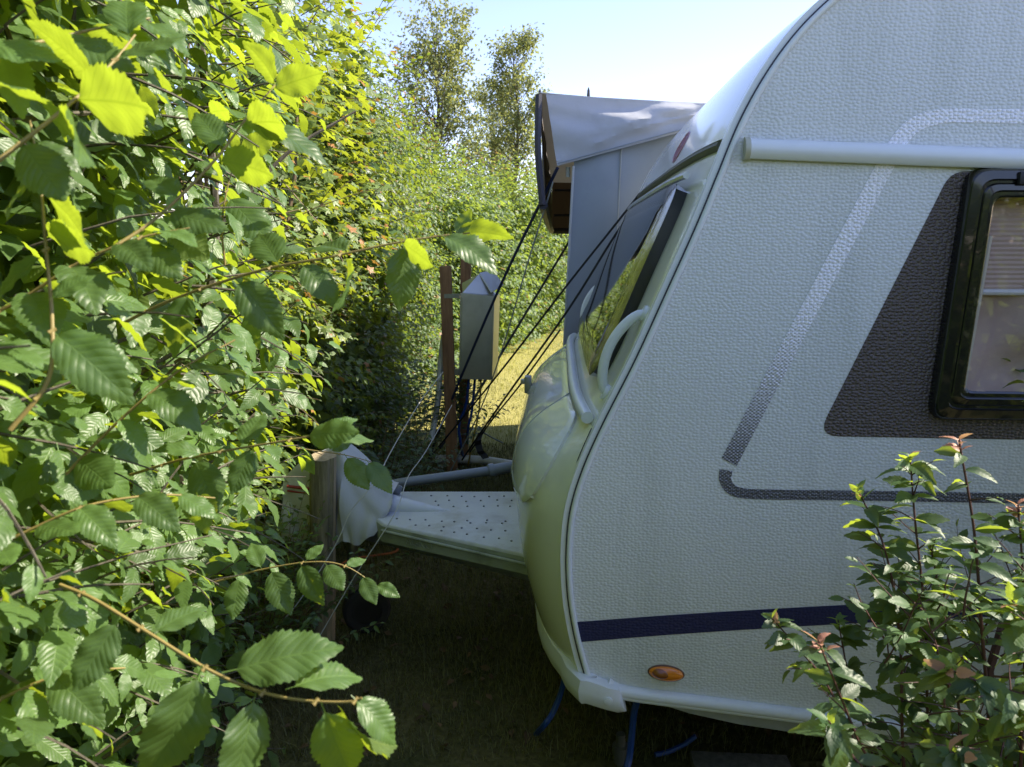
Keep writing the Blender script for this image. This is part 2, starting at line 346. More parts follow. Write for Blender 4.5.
# wall outline (u, w)
sTop = PL
bot_px = [(592, 689), (625, 695), (720, 707), (820, 719), (1024, 747)]
botp = [wall(*p) for p in bot_px]
L_END = 4.7
wb = botp[-1][1] - .01
top_w = prof[-1, 1]
out = [tuple(p) for p in prof[::2]]
rear = [(2.0, top_w + .03), (3.3, top_w + .035), (4.3, top_w), (4.52, top_w - .05), (4.66, top_w - .18), (4.70, top_w - .4), (4.68, 1.2), (4.64, wb)]
outline = out + rear + [(1.45, wb)] + [tuple(p) for p in botp[::-1]]
def poly_face(pts, l, name, mat, parent, th=.02, sgn=1):
    V = [cv(p[0], l, p[1]) for p in pts] + [cv(p[0], l + th * sgn, p[1]) for p in pts]; n = len(pts)
    Fc = [list(range(n)), list(range(n, 2 * n))[::-1]] + [[i, (i + 1) % n, (i + 1) % n + n, i + n] for i in range(n)]
    return mk(name, V, Fc, mat, parent, smooth=False)
from mathutils.geometry import tessellate_polygon
def rounded(px, r, n=6):
    P = [np.array(p, float) for p in px]; out = []
    for i, p in enumerate(P):
        a = P[i - 1] - p; b_ = P[(i + 1) % len(P)] - p; rr = r[i] if isinstance(r, (list, tuple)) else r
        la, lb = np.linalg.norm(a), np.linalg.norm(b_); rr = min(rr, la * .48, lb * .48)
        q0, q1 = p + a / la * rr, p + b_ / lb * rr
        for t in np.linspace(0, 1, n): out.append((1 - t) ** 2 * q0 + 2 * t * (1 - t) * p + t * t * q1)
    return out
WHOLE = [wall(*p) for p in rounded([(990, 196), (954, 396), (1476, 402), (1476, 196)], 14)]
def holed(outer, l0, l1, name, mat, parent):
    loops = [outer, WHOLE]; flat = [p for lp in loops for p in lp]; n = len(flat)
    T_ = tessellate_polygon([[Vector((p[0], p[1], 0)) for p in lp] for lp in loops]); V = [cv(p[0], l0, p[1]) for p in flat] + [cv(p[0], l1, p[1]) for p in flat]
    Fc = [list(t) for t in T_] + [[i + n for i in t][::-1] for t in T_]; b0 = 0
    for lp in loops:
        k = len(lp); Fc += [[b0 + i, b0 + (i + 1) % k, b0 + (i + 1) % k + n, b0 + i + n] for i in range(k)]; b0 += k
    return mk(name, V, Fc, mat, parent, smooth=False)
holed(outline, 0, .02, "side_wall", MW, car)
poly_face(outline, WID, "side_wall", MW, car, sgn=-1)
# front shell: lower nose, upper front, cap, roof (sweeps of the profile)
def skin(name, s0, s1, ns, mat, v0=0., v1=1., h=0.0):
    vs = v0 + (v1 - v0) * VS; G = patch(s0, s1, 0, 1, ns, 41, h, vs=vs); V, Fc = solid_grid(G, -outward(G), .012); return mk(name, V, Fc, mat, car)
sLip = s_of_w(1.135); sCapLo = s_of_w(1.86); sWinTop = s_of_w(1.80)
skin("front_nose", .0, sLip, 30, MGEL)
skin("front_panel", sLip + .001, sCapLo, 26, MGEL)
skin("front_cap", sCapLo + .001, PL, 40, MCAP, h=.012)
rp = [tuple(prof[-1])] + rear
ll = np.linspace(0, WID, 9); G = np.array([[cv(p[0], l, p[1]) for l in ll] for p in rp]); V, Fc = solid_grid(G, grid_normals(G) * 0 + np.array([0, 0, .0]) + .0, 0) if False else (G.reshape(-1, 3), grid_faces(len(rp), 9))
mk("roof", V, Fc, MROOF, car)
fl = [(botp[0][0] + .03, botp[0][1])] + [tuple(p) for p in botp[1:]] + [(4.64, wb)]
G = np.array([[cv(p[0], l, p[1] + .012) for l in (.022, WID - .022)] for p in fl]); mk("underfloor", G.reshape(-1, 3), grid_faces(len(fl), 2), MBLACK, car)
# edge trim along the profile, both sides: rounded rail, gasket, inner strip
def edge_rail(l0, l1, h0, h1, name, mat, s0=.0, s1=PL):
    ss = np.linspace(s0, s1, 130); V = []
    for s in ss:
        p = P2(s); n = Nr(s)
        for (a, b_) in ((l0, h0), (l1, h0), (l1, h1), (l0, h1)):
            q = p + n * b_; V.append(cv(q[0], a, q[1]))
    Fc = [[i * 4 + k, i * 4 + (k + 1) % 4, (i + 1) * 4 + (k + 1) % 4, (i + 1) * 4 + k] for i in range(129) for k in range(4)] + [[0, 1, 2, 3], [516 + 3, 516 + 2, 516 + 1, 516]]
    return mk(name, V, Fc, mat, car)
def rail_round(l, hoff, rad, name, mat, s0=0., s1=PL, n=10, sq=.7):
    ss = np.linspace(s0, s1, 120); P = []
    for s in ss: q = P2(s) + Nr(s) * hoff; P.append(cv(q[0], l, q[1]))
    V, Fc = tube_geo(P, rad, n); return mk(name, V, Fc, mat, car)
for sgn, l in ((1, 0.), (-1, WID)):
    rail_round(l - .004 * sgn, -.006, .0075, "edge_bead", MTRIM)
    edge_rail(l - .006 * sgn, l + .010 * sgn, .0, .0045, "gasket", MGASKET)
    edge_rail(l - .002 * sgn, l + .034 * sgn, .0045, .017, "edge_trim", MTRIM)
    edge_rail(l + .034 * sgn, l + .038 * sgn, -.004, .019, "gasket", MGASKET, .0, sLip)
# gas locker lid and its near corner piece, dark seam under
sA = s_of_w(.86)
def lid(name, s0, s1, v0, v1, mat, h, th=.012, rnd=.0, lowround=0.):
    ns, nv = 18, 22; G = np.zeros((ns, nv, 3))
    for j, v in enumerate(np.linspace(v0, v1, nv)):
        e = 1 - abs(2 * j / (nv - 1) - 1); a = s0 + lowround * max(0, 1 - e * 6) ** 2
        for i in range(ns):
            s = a + (s1 - a) * i / (ns - 1); ed = min(i, ns - 1 - i, j, nv - 1 - j); G[i, j] = S(s, v, h - (.007 if ed == 0 else .0015 if ed == 1 else 0))
    V, Fc = solid_grid(G, -outward(G), th); return mk(name, V, Fc, mat, car)
# sill rail below the front window
ss = np.linspace(.04, .96, 40); P = [S(sLip + .012, v, .018) for v in ss]
V, Fc = tube_geo(P, .017, 10); mk("sill_rail", V, Fc, MTRIM, car)
P = [S(sLip - .002, v, .008) for v in np.linspace(.08, .92, 40)]; V, Fc = tube_geo(P, .008, 8); mk("sill_gasket", V, Fc, MGASKET, car)
# gutter under the cap
P = [S(sCapLo - .01, v, .004) for v in np.linspace(.03, .97, 30)]; V, Fc = tube_geo(P, .012, 8); mk("cap_gasket", V, Fc, simple("cap_seal", (.10, .10, .06), .6), car)
# front window: frame block + glass
fw = bpy.data.objects.new("front_window", None)
def rwin(s0, s1, v0, v1, h, inset, ns=26, nv=30, r=.06):
    ds = inset; dv = inset / WID; G = np.zeros((ns, nv, 3)); a0, a1, b0, b1 = s0 + ds, s1 - ds, v0 + dv, v1 - dv
    for i in range(ns):
        for j in range(nv):
            x = -1 + 2 * j / (nv - 1); y = -1 + 2 * i / (ns - 1)
            hx = (b1 - b0) / 2 * WID; hy = (a1 - a0) / 2; X, Y = x * hx, y * hy
            # round the corners of the rectangle
            kx, ky = hx - r, hy - r
            if abs(X) > kx and abs(Y) > ky:
                ex, ey = abs(X) - kx, abs(Y) - ky; m = max(ex, ey); l_ = math.hypot(ex, ey)
                ex, ey = ex * m / l_, ey * m / l_; X = math.copysign(kx + ex, X); Y = math.copysign(ky + ey, Y)
            ed = min(i, ns - 1 - i, j, nv - 1 - j)
            G[i, j] = S((a0 + a1) / 2 + Y, (b0 + b1) / 2 + X / WID, h - (.006 if ed == 0 else 0))
    return G
G = rwin(sA, sLip - .016, .055, .945, .016, 0, 30, 60, .13); V, Fc = solid_grid(G, -outward(G), .014); mk("locker_lid", V, Fc, MLID, car)
for v in (.2215, .7785):
    P = [S(s, v, .0150) for s in np.linspace(sA + .01, sLip - .012, 20)]; V, Fc = tube_geo(P, .0030, 6); mk("lid_seam", V, Fc, MSKIRT, car)
s0w, s1w, v0w, v1w = s_of_w(1.215), s_of_w(1.765), .115, .885
G = rwin(s0w, s1w, v0w, v1w, .040, 0); V, Fc = solid_grid(G, -outward(G), .040); fwin = mk("front_window", V, Fc, MACR, car)
MFGL = simple("front_glass", (.012, .013, .015), .04, var=.1, spec=.5, coat=.15)
G = rwin(s0w, s1w, v0w, v1w, .0425, .045); V, Fc = solid_grid(G, -outward(G), .0022); mk("pane", V, Fc, MFGL, fwin)
# top hinge profile of the window
P = [S(s1w + .018, v, .030) for v in np.linspace(.10, .90, 24)]; V, Fc = tube_geo(P, .010, 8); mk("hinge_rail", V, Fc, MALU, fwin)
# grab handles
def handle(v):
    a, b_ = s_of_w(1.215), s_of_w(1.43); P = []
    for k in range(25):
        t = k / 24; P.append(S(a + (b_ - a) * t, v, -.004 + .052 * sin(pi * t) ** .55))
    V, Fc = tube_geo(P, .0138, 12); h = mk("grab_handle", V, Fc, MTRIM, car)
    P2_ = [np.array(p) for p in P[3:-3]]; cen = np.mean([P[0], P[-1]], 0)
    Pi = [p + (cen - p) / np.linalg.norm(cen - p) * .0130 for p in P2_]; V, Fc = tube_geo(Pi, .0035, 6); mk("grip_insert", V, Fc, MGASKET, h)
    for p in (P[0], P[-1]):
        m = MB(); q = np.array(p); n = np.array(P[12]) - cen; n /= np.linalg.norm(n); m.tube([q - n * .01, q + n * .012], [.026, .021], 14); m.build("mount", MTRIM, h)
handle(.062); handle(.938)
# oval emblem on the cap
ec, ea, eb, vv = s_of_w(1.925), .050, .080, .36
def oval(k, n=48, h=.0125): return [S(ec + k * ea * sin(2 * pi * i / n), vv + k * eb * cos(2 * pi * i / n) / WID * 1.0, h) for i in range(n + 1)]
m = MB(); m.tube(oval(1.0), .0026, 6, cap=False); m.tube(oval(.72), .0016, 6, cap=False)
for dx in (-.03, .022):
    m.tube([S(ec + t * .05, vv + (dx + t * .012) / WID, .0125) for t in np.linspace(-1, 1, 9)], .003, 6)
m.tube([S(ec + .004, vv + x / WID, .0125) for x in np.linspace(-.03, .022, 6)], .003, 6)
m.build("emblem", MLOGO, car)

# --- graphics and fittings on the near side wall (u,w), proud of the skin
def wallpoly(px, name, mat, h0=.0015, rnd=None, parent=car, lift=0.):
    pts = [wall(*p) for p in px]; n = len(pts)
    V = [cv(p[0], -h0, p[1]) for p in pts] + [cv(p[0], .002, p[1]) for p in pts]
    return mk(name, V, [list(range(n)), list(range(n, 2 * n))[::-1]] + [[i, (i + 1) % n, (i + 1) % n + n, i + n] for i in range(n)], mat, parent, smooth=False)
def rounded(px, r, n=6):
    P = [np.array(p, float) for p in px]; out = []
    for i, p in enumerate(P):
        a = P[i - 1] - p; b_ = P[(i + 1) % len(P)] - p; rr = r[i] if isinstance(r, (list, tuple)) else r
        la, lb = np.linalg.norm(a), np.linalg.norm(b_); rr = min(rr, la * .48, lb * .48)
        q0, q1 = p + a / la * rr, p + b_ / lb * rr
        for t in np.linspace(0, 1, n): out.append((1 - t) ** 2 * q0 + 2 * t * (1 - t) * p + t * t * q1)
    return out
def strip(center, wid, name, mat, h0=.0015):
    C_ = cat_pts(np.array(center, float), 5); T = np.gradient(C_, axis=0); T /= np.linalg.norm(T, axis=1, keepdims=True); Nn = np.stack([-T[:, 1], T[:, 0]], 1)
    wd = np.interp(np.linspace(0, 1, len(C_)), np.linspace(0, 1, len(wid)), wid)[:, None] / 2
    A = [wall(*p) for p in C_ + Nn * wd]; B = [wall(*p) for p in C_ - Nn * wd]; n = len(A); V = []
    for l in (-h0, .002):
        V += [cv(p[0], l, p[1]) for p in A] + [cv(p[0], l, p[1]) for p in B]
    Fc = [[i, i + 1, n + i + 1, n + i] for i in range(n - 1)] + [[2 * n + i, 3 * n + i, 3 * n + i + 1, 2 * n + i + 1] for i in range(n - 1)]
    Fc += [[i, 2 * n + i, 2 * n + i + 1, i + 1] for i in range(n - 1)] + [[n + i, n + i + 1, 3 * n + i + 1, 3 * n + i] for i in range(n - 1)]
    return mk(name, V, Fc, mat, car, smooth=False)
strip([(2500, 636), (1800, 620), (1400, 606), (1024, 607), (890, 612), (760, 619), (660, 625.5), (577, 632)], [18, 18, 18, 18, 18.5, 19, 19.5, 20], "navy_stripe", MNAVY)
strip([(1800, 138), (1300, 125), (1080, 118), (985, 116), (945, 116), (918, 123), (902, 137), (886, 164), (850, 232), (810, 308), (765, 393), (729, 462)], [14, 14, 14, 14, 14, 15, 16, 17, 17, 17, 17, 17], "grey_stripe", MSTRIPE)
strip([(726, 470), (725, 479), (730, 488), (742, 493), (775, 494.5), (860, 495.5), (1000, 498), (1400, 506), (2000, 518)], [13, 12, 11, 10, 10, 10, 10, 10, 10], "grey_stripe", MSTRIPE)
holed([wall(*p) for p in rounded([(951, 171), (817, 436), (1560, 449), (1560, 176)], [16, 22, 10, 10])], -.0012, .002, "window_surround", MPANEL, car)
# side window: ridged black acrylic border, clear centre with blind behind
def qring(inset, l, px=((966, 170), (927, 417), (1500, 424), (1500, 172)), r=18):
    P = [np.array(p, float) for p in px]; n = len(P); ins = []
    for i in range(n):
        a = P[i] - P[i - 1]; b_ = P[(i + 1) % n] - P[i]; na = np.array([-a[1], a[0]]) / np.linalg.norm(a); nb = np.array([-b_[1], b_[0]]) / np.linalg.norm(b_)
        k = inset / (1 + na @ nb); ins.append(P[i] - (na + nb) * k)
    return [cv(*(lambda q: (q[0], -l, q[1]))(wall(*p))) for p in rounded(ins, max(4, r - inset * .3), 7)]
def rings(spec, name, mat, parent, close=False):
    V = []; Fc = []; n = None
    for k, (ins, l) in enumerate(spec):
        rr = qring(ins, l); n = len(rr); V += rr
        if k: Fc += [[(k - 1) * n + i, (k - 1) * n + (i + 1) % n, k * n + (i + 1) % n, k * n + i] for i in range(n)]
    if close: Fc.append([(len(spec) - 1) * n + i for i in range(n)])
    return mk(name, V, Fc, mat, parent)
sw = rings([(-1.5, .0), (-1.5, .010), (0, .026), (2, .032), (10, .034), (11.5, .027), (14, .027), (15.5, .031), (21, .032), (22.5, .025), (26, .025), (28, .020)], "side_window", MACR, car)
m, nt_, b, o_ = new_mat("side_pane")
tr = N(nt_, "ShaderNodeBsdfTransparent"); tr.inputs[0].default_value = (.90, .87, .85, 1); gl = N(nt_, "ShaderNodeBsdfGlossy"); gl.inputs["Roughness"].default_value = .02
lw = N(nt_, "ShaderNodeFresnel"); lw.inputs[0].default_value = 1.55; ms = N(nt_, "ShaderNodeMixShader")
nt_.links.new(lw.outputs[0], ms.inputs[0]); nt_.links.new(tr.outputs[0], ms.inputs[1]); nt_.links.new(gl.outputs[0], ms.inputs[2]); nt_.links.new(ms.outputs[0], o_.inputs["Surface"])
MPANE = m
p0, p1 = wall(960, 180), wall(1500, 292); G = np.zeros((46, 3, 3))
for i in range(46):
    for j in range(3): G[i, j] = cv(p0[0] + (p1[0] - p0[0]) * j / 2, .045 + .0025 * (i % 2), p0[1] + (p1[1] - p0[1]) * i / 45)
mk("pleated_blind", G.reshape(-1, 3), grid_faces(46, 3), MCURT, sw, smooth=False)
p0, p1 = wall(975, 293), wall(1500, 296); mm = MB(); mm.tube([cv(p0[0], .045, p0[1]), cv(p1[0], .045, p1[1])], .008, 8); mm.build("blind_bar", MTRIM, sw)
rr = qring(27.5, .0205); mk("pane", rr, [list(range(len(rr)))], MPANE, sw, smooth=False)
# blind and curtain inside the window recess
nu, nv = 60, 14; q0, q1 = wall(965, 285), wall(1500, 412); G = np.zeros((nu, nv, 3))
for i in range(nu):
    for j in range(nv):
        x = i / (nu - 1); y = j / (nv - 1); uu = q0[0] + (q1[0] - q0[0]) * x - .035 * y; ww = q0[1] + (q1[1] - q0[1]) * y
        G[i, j] = cv(uu, .055 - .020 * sin(34 * x + 2.2 * sin(3 * y + 9 * x)) - .010 * sin(11 * y + 17 * x), ww)
mk("curtain", G.reshape(-1, 3), grid_faces(nu, nv), MCURT, sw)
q0_, q1_ = wall(930, 170), wall(1520, 430); mm = MB(); mm.box(cv((q0_[0] + q1_[0]) / 2, .34, (q0_[1] + q1_[1]) / 2), (q1_[0] - q0_[0] + .1, .02, q0_[1] - q1_[1] + .2), [U, D, ZU]); mm.build("interior", MDARKIN, sw)
mm = MB(); a, b_ = wall(983, 236), wall(954, 402)
mm.tube([cv(a[0] + .018, .012, a[1]), cv(b_[0] + .018, .012, b_[1])], .010, 8); mm.build("blind_rail", simple("cream_profile", (.62, .60, .50), .4), sw)
c = wall(1010, 179); c2 = wall(1062, 180); c3 = (np.array(c) + c2) / 2 + np.array([.02, .0])
mm = MB(); mm.box(cv(c3[0], -.036, c3[1]), (.16, .012, .03), [U, D, ZU], bev=.004); mm.build("catch", MBLACK, sw)
# awning gutter rail: D-shaped
a, b_ = wall(748, 149.5), wall(1024, 160.5); dirn = b_ - a; b2 = a + dirn * 6.1 * .55
mm = MB(); sec = [(-.003, -.022), (-.018, -.022), (-.028, -.012), (-.030, .003), (-.024, .016), (-.012, .024), (-.003, .024)]
V = []
for e in (a, b2):
    for (l, dz) in sec: V.append(cv(e[0], l, e[1] + dz))
n = len(sec); mm.add(V, [[i, (i + 1) % n, n + (i + 1) % n, n + i] for i in range(n)] + [list(range(n))[::-1], list(range(n, 2 * n))])
gr = mm.build("gutter_rail", MTRIM, car)
mm = MB(); V = []
for du in (-.012, .0):
    for (l, dz) in sec: V.append(cv(a[0] + du, l * 1.1, a[1] + dz * 1.12))
mm.add(V, [[i, (i + 1) % n, n + (i + 1) % n, n + i] for i in range(n)] + [list(range(n)), list(range(n, 2 * n))[::-1]]); mm.build("end_cap", simple("yellowed_plastic", (.48, .47, .36), .4), gr)
# rounded bottom rail and grey skirt
bl = cat_pts([wall(606, 683), wall(625, 692), wall(720, 704.5), wall(820, 717.5), wall(1024, 745), wall(1300, 781), wall(1800, 846)], 5)
P = [cv(p[0], -.006, p[1] + .004) for p in bl]; V, Fc = tube_geo(P, .0175, 12); mk("bottom_rail", V, Fc, MPLAST, car)
P = [cv(p[0], -.012, p[1] - .008) for p in bl]; V, Fc = tube_geo(P, .0085, 8); mk("rail_bead", V, Fc, MTRIM, car)
sk = [wall(640, 700), wall(690, 716), wall(740, 727), wall(820, 739), wall(1024, 768), wall(1800, 870)]; skt = [wall(640, 696), wall(690, 702), wall(740, 708), wall(820, 719), wall(1024, 747), wall(1800, 848)]
G = np.array([[cv(p[0], .012 + .0 * t, p[1]) for p in (q, s_)] for q, s_, t in zip(skt, sk, range(9))]); V, Fc = solid_grid(G, grid_normals(G) * 0 + D, .02); mk("skirt", V, Fc, MSKIRT, car, smooth=False)
# bumper: wraps the bottom of the nose and ends in a wedge on the side wall
bz = wall(592, 689)[1]
sec_b = []
def bsec(pc, inn, zt, zb):
    h_ = zt - zb; return [pc + inn * a + ZU * z for a, z in ((.004, zb), (-.004, zb + h_ * .18), (-.007, zb + h_ * .55), (-.001, zt - h_ * .06), (.010, zt), (.05, zt - .004), (.05, zb))]
for (px, yt, yb, out_) in ((626, 706, 708, .012), (623, 697, 707, .026), (618, 682, 706.5, .032), (607, 679, 703, .036), (597, 675, 700, .036), (586, 672, 697, .034)):
    a, b_ = wall(px, yt), wall(px, yb); sec_b.append(bsec(cv(a[0], -out_, 0), D, a[1], b_[1]))
zt0, zb0 = wall(586, 672)[1], wall(586, 697)[1]
for v in np.r_[.0, .008, .02, .04, .07, .11, .16, .24, .34, .5, .66, .76, .84, .89, .93, .96, .98, .992, 1.0]:
    p = S(.02, v, .016); p[2] = 0; p = p - D * (.034 * max(0, 1 - v / .03)) - U * (.010 * max(0, 1 - abs(v - .02) / .02)); inn = cv(.5, WID * (.5 + (v - .5) * .8), 0) - p; inn[2] = 0; inn /= np.linalg.norm(inn); k = min(1, v / .2); sec_b.append(bsec(p, inn, zt0 + .006 * k, zb0 - .004 * k))
V = [p for q in sec_b for p in q]; n = 7; m_ = len(sec_b); Fc = [[i * n + q, i * n + (q + 1) % n, (i + 1) * n + (q + 1) % n, (i + 1) * n + q] for i in range(m_ - 1) for q in range(n)] + [list(range(n)), [(m_ - 1) * n + q for q in range(n)][::-1]]
bump = mk("bumper", V, Fc, MPLAST, car)
c = wall(607, 692); mm = MB(); V, Fc = tube_geo([cv(c[0], -.036, c[1]), cv(c[0], -.0455, c[1]), cv(c[0], -.047, c[1])], [.013, .012, .009], 18); mm.add(V, Fc); mm.build("plug", MPLAST, bump)
# amber side marker lamp
def ellipsoid(c, a, b_, h, tilt, half=None):
    V = []; Fc = []; nr, nt2 = 7, 32
    for i in range(nr):
        r = cos(i / (nr - 1) * pi / 2 * .97); d = sin(i / (nr - 1) * pi / 2) * h
        for k in range(nt2):
            an = 2 * pi * k / nt2; x, z = a * r * cos(an), b_ * r * sin(an); ca, sa = cos(tilt), sin(tilt)
            V.append(cv(c[0] + x * ca - z * sa, -.001 - d, c[1] + x * sa + z * ca))
    for i in range(nr - 1):
        for k in range(nt2): Fc.append([i * nt2 + k, i * nt2 + (k + 1) % nt2, (i + 1) * nt2 + (k + 1) % nt2, (i + 1) * nt2 + k])
    Fc.append([(nr - 1) * nt2 + k for k in range(nt2)]); return V, Fc
c = wall(666, 673); V, Fc = ellipsoid(c, .0470, .0215, .018, R(-6)); ml = mk("marker_lamp", V, Fc, MAMBER, car)
V, Fc = ellipsoid((c[0] - .013, c[1] + .003), .029, .0165, .0212, R(-6)); mk("reflector", V, Fc, MAMBERD, ml)
V, Fc = ellipsoid(c, .050, .0245, .006, R(-6)); mk("lamp_base", V, Fc, simple("lamp_base", (.12, .05, .02), .5), ml)
# tow frame: cover plate, side skirts, hump, hitch tube, jockey wheel
ZD = atz(520, 553, .55)[2]
topo = [atz(534, 557, ZD), atz(520, 553, ZD), atz(450, 538, ZD), atz(382, 523.5, ZD), atz(372, 515, ZD), atz(372, 499, ZD), atz(386, 491, ZD), atz(520, 491, ZD), atz(545, 491, ZD)]
topo = [p + np.array([.0, 0, 0]) for p in topo]; n = len(topo); ctr = np.mean(topo, 0)
ta = thing  # noqa
def shrink(P, k): return [p + (ctr - p) / np.linalg.norm(ctr - p) * k for p in P]
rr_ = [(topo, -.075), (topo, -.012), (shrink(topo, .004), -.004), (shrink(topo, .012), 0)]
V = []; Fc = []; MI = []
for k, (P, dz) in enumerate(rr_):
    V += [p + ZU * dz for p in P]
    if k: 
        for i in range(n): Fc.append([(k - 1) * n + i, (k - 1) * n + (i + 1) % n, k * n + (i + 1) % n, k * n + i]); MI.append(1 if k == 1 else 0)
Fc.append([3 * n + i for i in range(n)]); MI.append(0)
for row, (ya, yb, xa, xb) in enumerate(((496.5, 497, 432, 506), (501, 501, 436, 510), (506, 507, 440, 512), (519, 524, 396, 500), (525, 531, 416, 505), (530, 541, 440, 512), (521, 521, 470, 508))):
    k = int((xb - xa) / 14)
    for i in range(k + 1):
        t = (i + random.uniform(-.15, .15)) / max(1, k); x = xa + (xb - xa) * t; y = ya + (yb - ya) * t + random.uniform(-.8, .8); p = atz(x, y, ZD)
        V2, F2 = tube_geo([p - ZU * .001, p + ZU * .003, p + ZU * .0042], [.0048, .004, .002], 8); k0 = len(V); V += list(V2); Fc += [[q + k0 for q in f] for f in F2]; MI += [2] * len(F2)
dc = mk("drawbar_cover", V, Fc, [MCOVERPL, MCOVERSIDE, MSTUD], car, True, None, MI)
near = [topo[1], topo[3]]; dv = near[1] - near[0]; dv /= np.linalg.norm(dv); nn = np.cross(dv, ZU); nn = nn if nn[1] < 0 else -nn
mm = MB(); P = [topo[0] + nn * .004 - ZU * .032, topo[3] + nn * .004 - ZU * .028]; mm.tube(P, .006, 8); mm.build("cover_ridge", MCOVERSIDE, dc)
# raised cone of the cover behind the hitch
apex = atz(452, 511, ZD + .004); G = []
for i in range(14):
    t = i / 13; c0 = atz(350 + (452 - 350) * t, 505 + 5.5 * t, ZD); hw = .085 * (1 - t) ** .8 + .001; hh = .092 * (1 - t) ** 1.05 + .001
    G.append([c0 + np.array([0, -hw * cos(a), 0]) + ZU * (hh * sin(a) ** .7 - .002) for a in np.linspace(0.0, pi, 15)])
G = np.array(G); mk("cover_hump", G.reshape(-1, 3), grid_faces(14, 15), MCOVERPL, dc)
# embossed lettering on the skirt of the cover
def text_mesh(body, size, name, mat, parent, origin, ex, ez, depth=.0015):
    cu = bpy.data.curves.new("lettering_source", 'FONT'); cu.body = body; cu.size = size; cu.extrude = depth; to = bpy.data.objects.new("lettering_source", cu); COL.objects.link(to)
    dg = bpy.context.evaluated_depsgraph_get(); me = bpy.data.meshes.new_from_object(to.evaluated_get(dg)); V = np.array([v.co for v in me.vertices]); Fc = [list(p.vertices) for p in me.polygons]
    bpy.data.objects.remove(to); ey = np.cross(ez, ex); W_ = [origin + ex * v[0] + ez * v[1] + ey * v[2] for v in V]; return mk(name, W_, Fc, mat, parent, smooth=False)
tp0 = topo[1] + dv * .375 * np.linalg.norm(near[1] - near[0]) + nn * .002 - ZU * .066
text_mesh("AL-KO", .042, "lettering", MCOVERSIDE, dc, topo[3] - dv * .11 + nn * .0015 - ZU * .062, -dv, ZU)
hitch_x = atz(300, 505, ZD)
mm = MB(); mm.tube([topo[5] * .5 + topo[4] * .5 - ZU * .045 + U * .05, atz(296, 506, ZD) - ZU * .045], .035, 10); mm.build("drawbar_tube", MSTEEL, car)
for tp_ in (topo[0] + U * .02 + D * .03, topo[8] - D * .03 + U * .0):
    mm = MB(); A = tp_ - ZU * .07; B = atz(330, 506, ZD) - ZU * .07; mm.box((A + B) / 2, (np.linalg.norm(A - B), .045, .06), np.array([(A - B) / np.linalg.norm(A - B), np.cross(ZU, (A - B) / np.linalg.norm(A - B)), ZU])); mm.build("chassis_beam", MSTEEL, car)
jx = at(352, 540, 2.93)
jw = MB(); jw.tube([np.array([jx[0], 2.93, ZD + .1]), np.array([jx[0], 2.93, .17])], .024, 12); jo = jw.build("jockey_stand", MSTEEL, car)
def wheel(parent, c, r, wd, ax, names=("jockey_wheel", "rim")):
    ax = np.asarray(ax, float); u1 = np.cross(ax, ZU); u1 /= np.linalg.norm(u1); V = []; Fc = []; nn2, sec2 = 36, [(-.5, .62), (-.5, .9), (-.36, 1.0), (.36, 1.0), (.5, .9), (.5, .62)]
    for i in range(nn2):
        a = 2 * pi * i / nn2
        for (l, rr2) in sec2: V.append(c + ax * l * wd + (u1 * cos(a) + ZU * sin(a)) * rr2 * r)
    k = len(sec2); Fc = [[i * k + q, i * k + (q + 1) % k, ((i + 1) % nn2) * k + (q + 1) % k, ((i + 1) % nn2) * k + q] for i in range(nn2) for q in range(k)]
    t = mk(names[0], V, Fc, MTYRE, parent); V, Fc = tube_geo([c - ax * wd * .36, c + ax * wd * .36], r * .63, 28); mk(names[1], V, Fc, MBLACK if r < .2 else MSTEEL, t)
wheel(car, np.array([jx[0] + .05, 2.93, .10]), .10, .06, np.array([.35, -.94, 0]))
for l in (.12, WID - .12): wheel(car, cv(2.75, l, .32), .32, .18, D, ("road_wheel", "rim"))
# corner steady under the front
for l in (.35, WID - .35):
    mm = MB(); p0, p1 = cv(1.42, l, .36), cv(1.30, l, .06); mm.tube([p0, p1], .022, 6); mm.box(cv(1.30, l, .05), (.14, .10, .02), [U, D, ZU]); mm.build("corner_steady", MSTEEL, car)
# small hook bracket at the far side of the nose
p = S(s_of_w(.98), .62, .03); mm = MB(); mm.box(p, (.03, .05, .075), [U, D, ZU], bev=.006); mm.box(p - U * .022 + ZU * .012, (.02, .03, .02), [U, D, ZU], bev=.003); mm.build("bracket", MSTEEL, car)

# wooden pad and plank stack under the front corner
def plank(name, label, c, size, yaw, mat=MPLANK):
    o = thing(name, label, "board", (c[0], c[1], c[2] - size[2] / 2)); ax = np.array([[cos(yaw), sin(yaw), 0], [-sin(yaw), cos(yaw), 0], [0, 0, 1]])
    mm = MB(); mm.box(c, size, ax, bev=.004); mm.build("board_body", mat, o); return o
pc = atz(742, 776, 0)
pl_ = MB(); 
def solo(mb, name, mat, label, cat, origin, group=None, smooth=True): return props(mb.build(name, mat, None, smooth, origin), label, cat, group)
mm = MB(); mm.box((pc[0], pc[1], .020), (.30, .12, .034), [U, D, ZU], bev=.004); solo(mm, "support_plank", MPLANK, "weathered grey plank lying flat under the front of the caravan", "plank", (pc[0], pc[1], 0))

